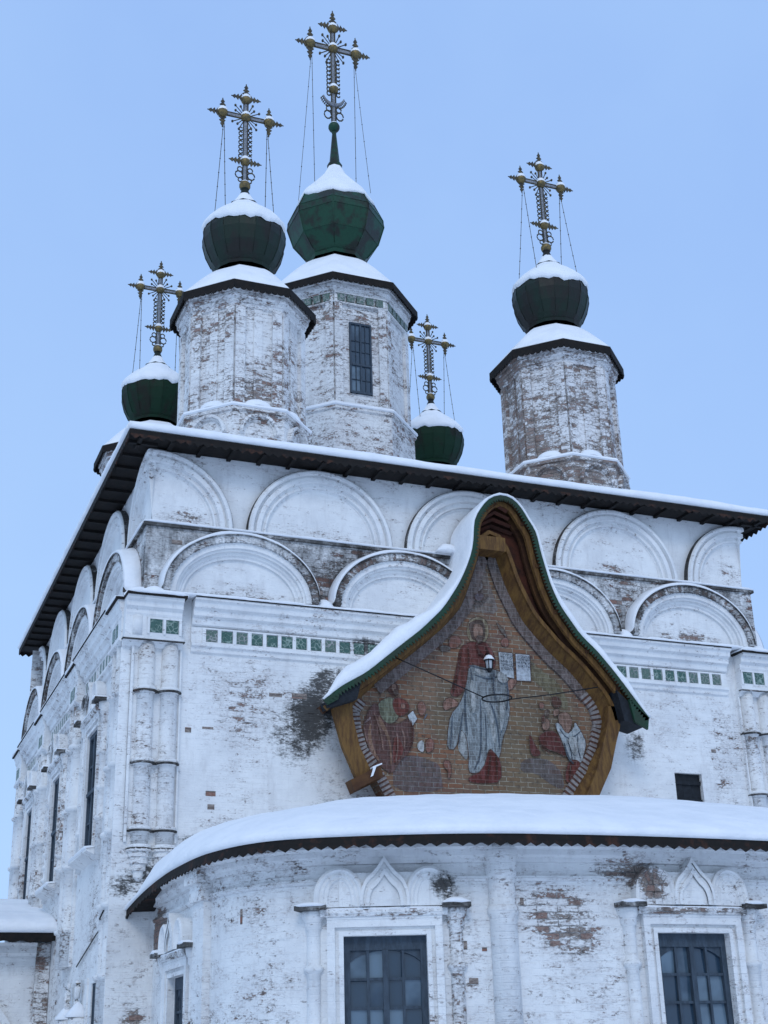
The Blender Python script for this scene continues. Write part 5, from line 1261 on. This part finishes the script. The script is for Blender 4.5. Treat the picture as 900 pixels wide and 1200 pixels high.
def soften(pts):
    for _ in range(1 if len(pts) > 6 else 2):
        q = []
        for i in range(len(pts)):
            a, b_ = pts[i], pts[(i + 1) % len(pts)]
            q.append((a[0] * .75 + b_[0] * .25, a[1] * .75 + b_[1] * .25)); q.append((a[0] * .25 + b_[0] * .75, a[1] * .25 + b_[1] * .75))
        pts = q
    return pts
k = 0
for ps in (0, 1):
    for key, pts in MURAL:
        if (key in first) != (ps == 0): continue
        k += 1
        if key not in ('pagel', 'pager'): pts = soften(pts)
        if key == 'greenish': pts = [(min(x, 7.9), z) for x, z in pts]
        mb = MB(); y = YM - .0085 - .0006 * k
        mb.poly([(x, y, z) for x, z in pts])
        if key not in ('fold', 'lightfold', 'tfold', 'cfold', 'greenish', 'trim', 'iconline', 'mound', 'topicon'):      # painted contour
            n_ = len(pts); ax = sum(p_[0] for p_ in pts) / n_; az = sum(p_[1] for p_ in pts) / n_
            for e in range(n_):
                (xa, za), (xb, zb_) = pts[e], pts[(e + 1) % n_]
                L_ = math.hypot(xb - xa, zb_ - za)
                if L_ < 1e-5: continue
                nx, nz_ = (zb_ - za) / L_, -(xb - xa) / L_; w_ = .006
                mb.poly([(xa - nx * w_, y - .0003, za - nz_ * w_), (xb - nx * w_, y - .0003, zb_ - nz_ * w_), (xb + nx * w_, y - .0003, zb_ + nz_ * w_), (xa + nx * w_, y - .0003, za + nz_ * w_)], 1)
        part(mb, PN[key], ['paint_' + key, 'paint_outline'], mural)
# radial brick edging of the picture
plain('rim_grey', (.13, .11, .105), .9, .4, 12, bump=.8)
plain('rim_white', (.30, .27, .26), .9, .4, 16, bump=.6)
plain('rim_brick', (.13, .065, .048), .9, .4, 16, bump=.6)
mb = MB(); seq = [Vector((x, 0, z)) for x, z in full_I]
cxm, czm = 5.95, 7.3
a, b_ = off(I, IN, .02, YM - .055), off(I, IN, -.17, YM - .055)
for i in range(6, len(I) - 7): mb.poly([a[i], a[i + 1], b_[i + 1], b_[i]], 0); mb.poly([b_[i], b_[i + 1], b_[i + 1] + Vector((0, .06, 0)), b_[i] + Vector((0, .06, 0))], 0)
part(mb, 'painted_border', 'paint_border', mural)
def radial(pts):
    mb = MB()
    ps = resample(pts, 26); ns = norms(ps)
    for i in range(26):
        for t0, t1, mi, yy in ((0, .58, 1, YM - .06), (.58, 1, 2, YM - .05)):
            p, q = ps[i].lerp(ps[i + 1], t0), ps[i].lerp(ps[i + 1], t1); nn = ns[i]
            P4 = [p + nn * .03, q + nn * .03, q - nn * .15, p - nn * .15]
            mb.poly([Vector((v.x, yy, v.z)) for v in P4], mi)
            mb.poly([Vector((P4[2].x, yy, P4[2].z)), Vector((P4[3].x, yy, P4[3].z)), Vector((P4[3].x, YM, P4[3].z)), Vector((P4[2].x, YM, P4[2].z))], mi)
    part(mb, 'brick_border', ['rim_grey', 'rim_white', 'rim_brick'], mural)
radial([(7.87, 7.71), (8.07, 7.45), (8.13, 7.14)] + low_r)
radial(low_l + [(3.42, 7.1), (3.58, 7.32)])
# the lettering on the open pages
plain('ink', (.03, .035, .05), .8, .2, 20)
def text(s_, x, z, size, rot):
    cu = D.curves.new('page_text', 'FONT'); cu.body = s_; cu.size = size; cu.space_line = .98; cu.materials.append(MATS['ink'])
    cu.offset = .0006; cu.space_character = .95
    o = D.objects.new('page_text', cu); COL.objects.link(o); o.location = (x, YM - .0085 - .0006 * (k + 1) - .002, z); o.rotation_euler = (PI / 2, rot, 0); o.parent = mural
    dg = bpy.context.evaluated_depsgraph_get(); me = D.meshes.new_from_object(o.evaluated_get(dg)); o2 = D.objects.new('page_text', me); COL.objects.link(o2); o2.matrix_local = o.matrix_local.copy()
    o2.location = o.location; o2.rotation_euler = o.rotation_euler; o2.parent = mural; D.objects.remove(o, do_unlink=True)
    return o2
PG = [p for n_, p in MURAL if n_ == 'pagel'][0]; PR = [p for n_, p in MURAL if n_ == 'pager'][0]
text('ПРИИДИ\nТЕ   КО\nМНѢ ВСИ\nТРУЖДА\nЮЩІИСѦ', PG[0][0] + .02, PG[0][1] - .075, .064, .02)
text('И ОБРЕМЕ\nНЕННЫИ\nИ АЗЪ УПО\nКОЮ ВЫ', PR[0][0] + .015, PR[0][1] - .075, .060, .02)

# ------------------------------------------------------------------ lantern and wire ring in front of the painting
lan = empty('lantern', 'small black lantern with a snowy cap in front of the painted red tunic', 'lantern')
lx, ly, lz = 5.94, -.50, 8.03
mb = MB(); mb.lathe([(.095, lz + .07), (.10, lz + .085), (.055, lz + .14), (.02, lz + .16), (.015, lz + .19)], (lx, ly), 6, sm=False); part(mb, 'cap', 'blackmetal', lan)
mb = MB(); mb.lathe([(.055, lz - .075), (.07, lz + .07)], (lx, ly), 6, sm=False)
plain('lantern_glass', (.42, .45, .48), .2, .2, 8, bump=.05, spec=.5)
part(mb, 'glass', 'lantern_glass', lan)
mb = MB()
for q in range(6):
    a = PI / 3 * q; mb.tube([(lx + .058 * math.cos(a), ly + .058 * math.sin(a), lz - .075), (lx + .074 * math.cos(a), ly + .074 * math.sin(a), lz + .075)], .008, 4)
mb.lathe([(.03, lz - .13), (.062, lz - .08), (.062, lz - .07)], (lx, ly), 6, sm=False); part(mb, 'cage', 'blackmetal', lan)
mb = MB(); mb.tube([(lx, ly, lz + .19), (lx, -.42, lz + .23), (lx, YM, lz + .18)], .012, 6); part(mb, 'bracket', 'blackmetal', lan)
mb = MB(); mb.lathe([(.098, lz + .087), (.085, lz + .12), (.05, lz + .165), (.002, lz + .185)], (lx, ly), 10); part(mb, 'snow_cover', 'snow', lan)
rg = empty('wire_ring', 'thin black metal ring hung on two wires across the painted niche', 'hanging ring')
mb = MB(); R_ = .25; cx, cy, cz = 5.86, -.88, 7.34
mb.tube([(cx + R_ * math.cos(t), cy + R_ * math.sin(t), cz) for t in [2 * PI * q / 28 for q in range(29)]], .014, 6); part(mb, 'ring', 'blackmetal', rg)
mb = MB(); mb.tube([(4.06, -.80, 7.93), (4.9, -.85, 7.61), (cx - R_, cy, cz)], .011, 5); part(mb, 'wire', 'blackmetal', rg)
mb = MB(); mb.tube([(cx + R_, cy, cz), (6.9, -.86, 7.48), (7.88, -.80, 7.70)], .011, 5); part(mb, 'wire', 'blackmetal', rg)

# ------------------------------------------------------------------ the low wing on the left
wing = empty('side_wing', 'low whitewashed wing with blind arch and thick snow on its eave, beside the church', 'building wing')
WY = 6.6
mW = lambda u, d, z: (u, WY - d, z)
whitewash('wing_wash', -.02, -.03, .9, blobs=[(-.25, 6.6, 3.0, .3, .6, 1.1, 'w', .3)])
mb = MB(); mb.poly([(-9, WY, 0), (XL - .01, WY, 0), (XL - .01, WY, 4.0), (-9, WY, 4.0)]); mb.poly([(-9, WY, 0), (-9, 12, 0), (-9, 12, 4.0), (-9, WY, 4.0)]); mb.poly([(-9, 12, 0), (XL - .01, 12, 0), (XL - .01, 12, 4.0), (-9, 12, 4.0)])
w0 = part(mb, 'wall', 'wing_wash', wing)
mb = MB(); mould(mb, mW, -9, -.42, [(0, 3.74), (.05, 3.74), (.05, 3.77), (.10, 3.82), (.12, 3.95), (.18, 4.0), (0, 4.0)]); part(mb, 'cornice', 'wing_wash', wing)
mb = MB(); bar(mb, mW, -.42, XL - .01, 0, .10, 2.5, 4.0); part(mb, 'pilaster', 'trim_dark', wing)
for xc in (-2.8, -7.4):
    mb = MB(); arch(mb, mW, xc, 1.6, 2.28, 2.0, [(0, 0), (0, .10), (-.12, .10), (-.14, .06), (-.26, .06), (-.28, .10), (-.40, .10), (-.42, 0)], n=40); part(mb, 'blind_arch', 'wing_wash', wing)
mb = MB(); mb.box((-4.58, 6.03, 4.07), (4.42, .02, .07)); mb.poly([(-9, 6.03, 4.02), (XL - .02, 6.03, 4.02), (XL - .02, WY, 4.05), (-9, WY, 4.05)]); mb.poly([(-9, 6.03, 4.13), (XL - .02, 6.03, 4.13), (XL - .02, 12, 5.0), (-9, 12, 5.0)])
teeth(mb, [(-9, 6.02), (XL - .02, 6.02)], 4.02, .05, .3); rw = part(mb, 'roof', 'eave_wood', wing)
s = MB(); rows = []
for i in range(61):
    x = -9 + (8.86) * i / 60; row = [(x, 6.1, 4.13), (x, 5.99, 4.15), (x, 5.95 + .02 * nz(x, 1, 1), 4.22), (x, 6.02, 4.33 + .03 * nz(x * 1.5, 2, 1))]
    for q in range(1, 9): t = q / 8; row.append((x, 6.02 + 3.9 * t, 4.34 + .85 * (t ** .9) + .04 * nz(x * .8, t * 3, 4)))
    row.append((x, 12, 5.0)); rows.append(row)
s.grid(rows, sm=True); part(s, 'snow_cover', 'snow', rw)

# ------------------------------------------------------------------ ground
g = MB(); N_ = 40; rows = []
def gz(i, j):
    return 0
rr = [0.0] + [2 * 1.28 ** k for k in range(32)]
for r in rr:
    rows.append([(r * math.cos(2 * PI * q / 48) + 3, r * math.sin(2 * PI * q / 48) - 5, (.12 * nz(r * math.cos(2 * PI * q / 48) * .2, r * math.sin(2 * PI * q / 48) * .2, 1) if r < 200 else 0) - .02) for q in range(48)])
g.grid(rows, close_u=True, sm=True)
tag(g.build('ground', 'snow'), kind='structure')

# ------------------------------------------------------------------ light
w = D.worlds.new('World'); scene.world = w; w.use_nodes = True
nt = w.node_tree; nt.nodes.clear(); N = NT(nt)
out = N.n('ShaderNodeOutputWorld')
SUN_EL, SUN_AZ = math.radians(38), math.radians(205)      # azimuth from +Y clockwise: behind the camera's left shoulder
sky = N.n('ShaderNodeTexSky'); sky.sky_type = 'NISHITA'; sky.sun_disc = False; sky.sun_elevation = SUN_EL; sky.sun_rotation = SUN_AZ
sky.dust_density = 2.0; sky.ozone_density = 2.0
tc = N.n('ShaderNodeTexCoord'); sep = N.n('ShaderNodeSeparateXYZ'); N.l(tc.outputs['Generated'], sep.inputs[0])
el = N.mr(sep.outputs['Z'], 0.0, .75, 0, 1, smooth=False)
cloud = N.mix(el, (.44, .67, 1.07), (.305, .50, .93))        # even blue-grey snow cloud, paler low down
back = N.math('ADD', N.math('MULTIPLY', sep.outputs['Y'], -1.0), N.math('MULTIPLY', sep.outputs['Z'], .35))
cloud = N.mix(N.mr(back, .05, 1.0), cloud, (.61, .81, 1.17))       # the brighter half of the overcast lies behind the viewer
cn = N.noise(tc.outputs['Generated'], 2.2, 5, .55)
cloud = N.mix(N.mr(cn, .3, .7, 0, .30), cloud, (.485, .72, 1.07))
lft = N.math('ADD', N.math('MULTIPLY', sep.outputs['X'], -1.0), N.math('MULTIPLY', sep.outputs['Z'], -.9))
cloud = N.mix(N.mr(lft, -.75, .1, 0, .5), cloud, (.52, .76, 1.06))
b1 = N.n('ShaderNodeBackground'); N.l(cloud, b1.inputs[0]); b1.inputs[1].default_value = 1.04
b2 = N.n('ShaderNodeBackground'); N.l(sky.outputs[0], b2.inputs[0]); b2.inputs[1].default_value = .05
ms = N.n('ShaderNodeMixShader'); ms.inputs[0].default_value = .12; N.l(b1.outputs[0], ms.inputs[1]); N.l(b2.outputs[0], ms.inputs[2])
N.l(ms.outputs[0], out.inputs[0])
sl = D.lights.new('sun', 'SUN'); sl.energy = .62; sl.angle = math.radians(18); sl.color = (1.0, .975, .95)
so = D.objects.new('sun', sl); COL.objects.link(so)
d = Vector((math.sin(SUN_AZ) * math.cos(SUN_EL), math.cos(SUN_AZ) * math.cos(SUN_EL), math.sin(SUN_EL)))
so.rotation_euler = d.to_track_quat('Z', 'Y').to_euler(); so.location = d * 60

# ------------------------------------------------------------------ camera
from mathutils import Matrix
yaw, pitch, roll = [math.radians(v) for v in (22.1175, 22.2052, -1.6175)]
f_ = Vector((math.sin(yaw) * math.cos(pitch), math.cos(yaw) * math.cos(pitch), math.sin(pitch)))
r_ = Vector((math.cos(yaw), -math.sin(yaw), 0)); u_ = r_.cross(f_)
rr_ = r_ * math.cos(roll) + u_ * math.sin(roll); uu_ = -r_ * math.sin(roll) + u_ * math.cos(roll)
cam = D.cameras.new('camera'); co = D.objects.new('camera', cam); COL.objects.link(co)
M = Matrix((rr_, uu_, -f_)).transposed().to_4x4(); M.translation = Vector((-4.2674, -20.9971, 1.6146)); co.matrix_world = M
cam.sensor_fit = 'VERTICAL'; cam.sensor_height = 24; cam.lens = 31.998; cam.clip_end = 20000; cam.clip_start = .1
scene.camera = co
vs = scene.view_settings; vs.view_transform = 'Standard'; vs.look = 'None'; vs.exposure = .06; vs.gamma = 1; vs.use_curve_mapping = False
scene.cycles.max_bounces = 6; scene.cycles.diffuse_bounces = 4
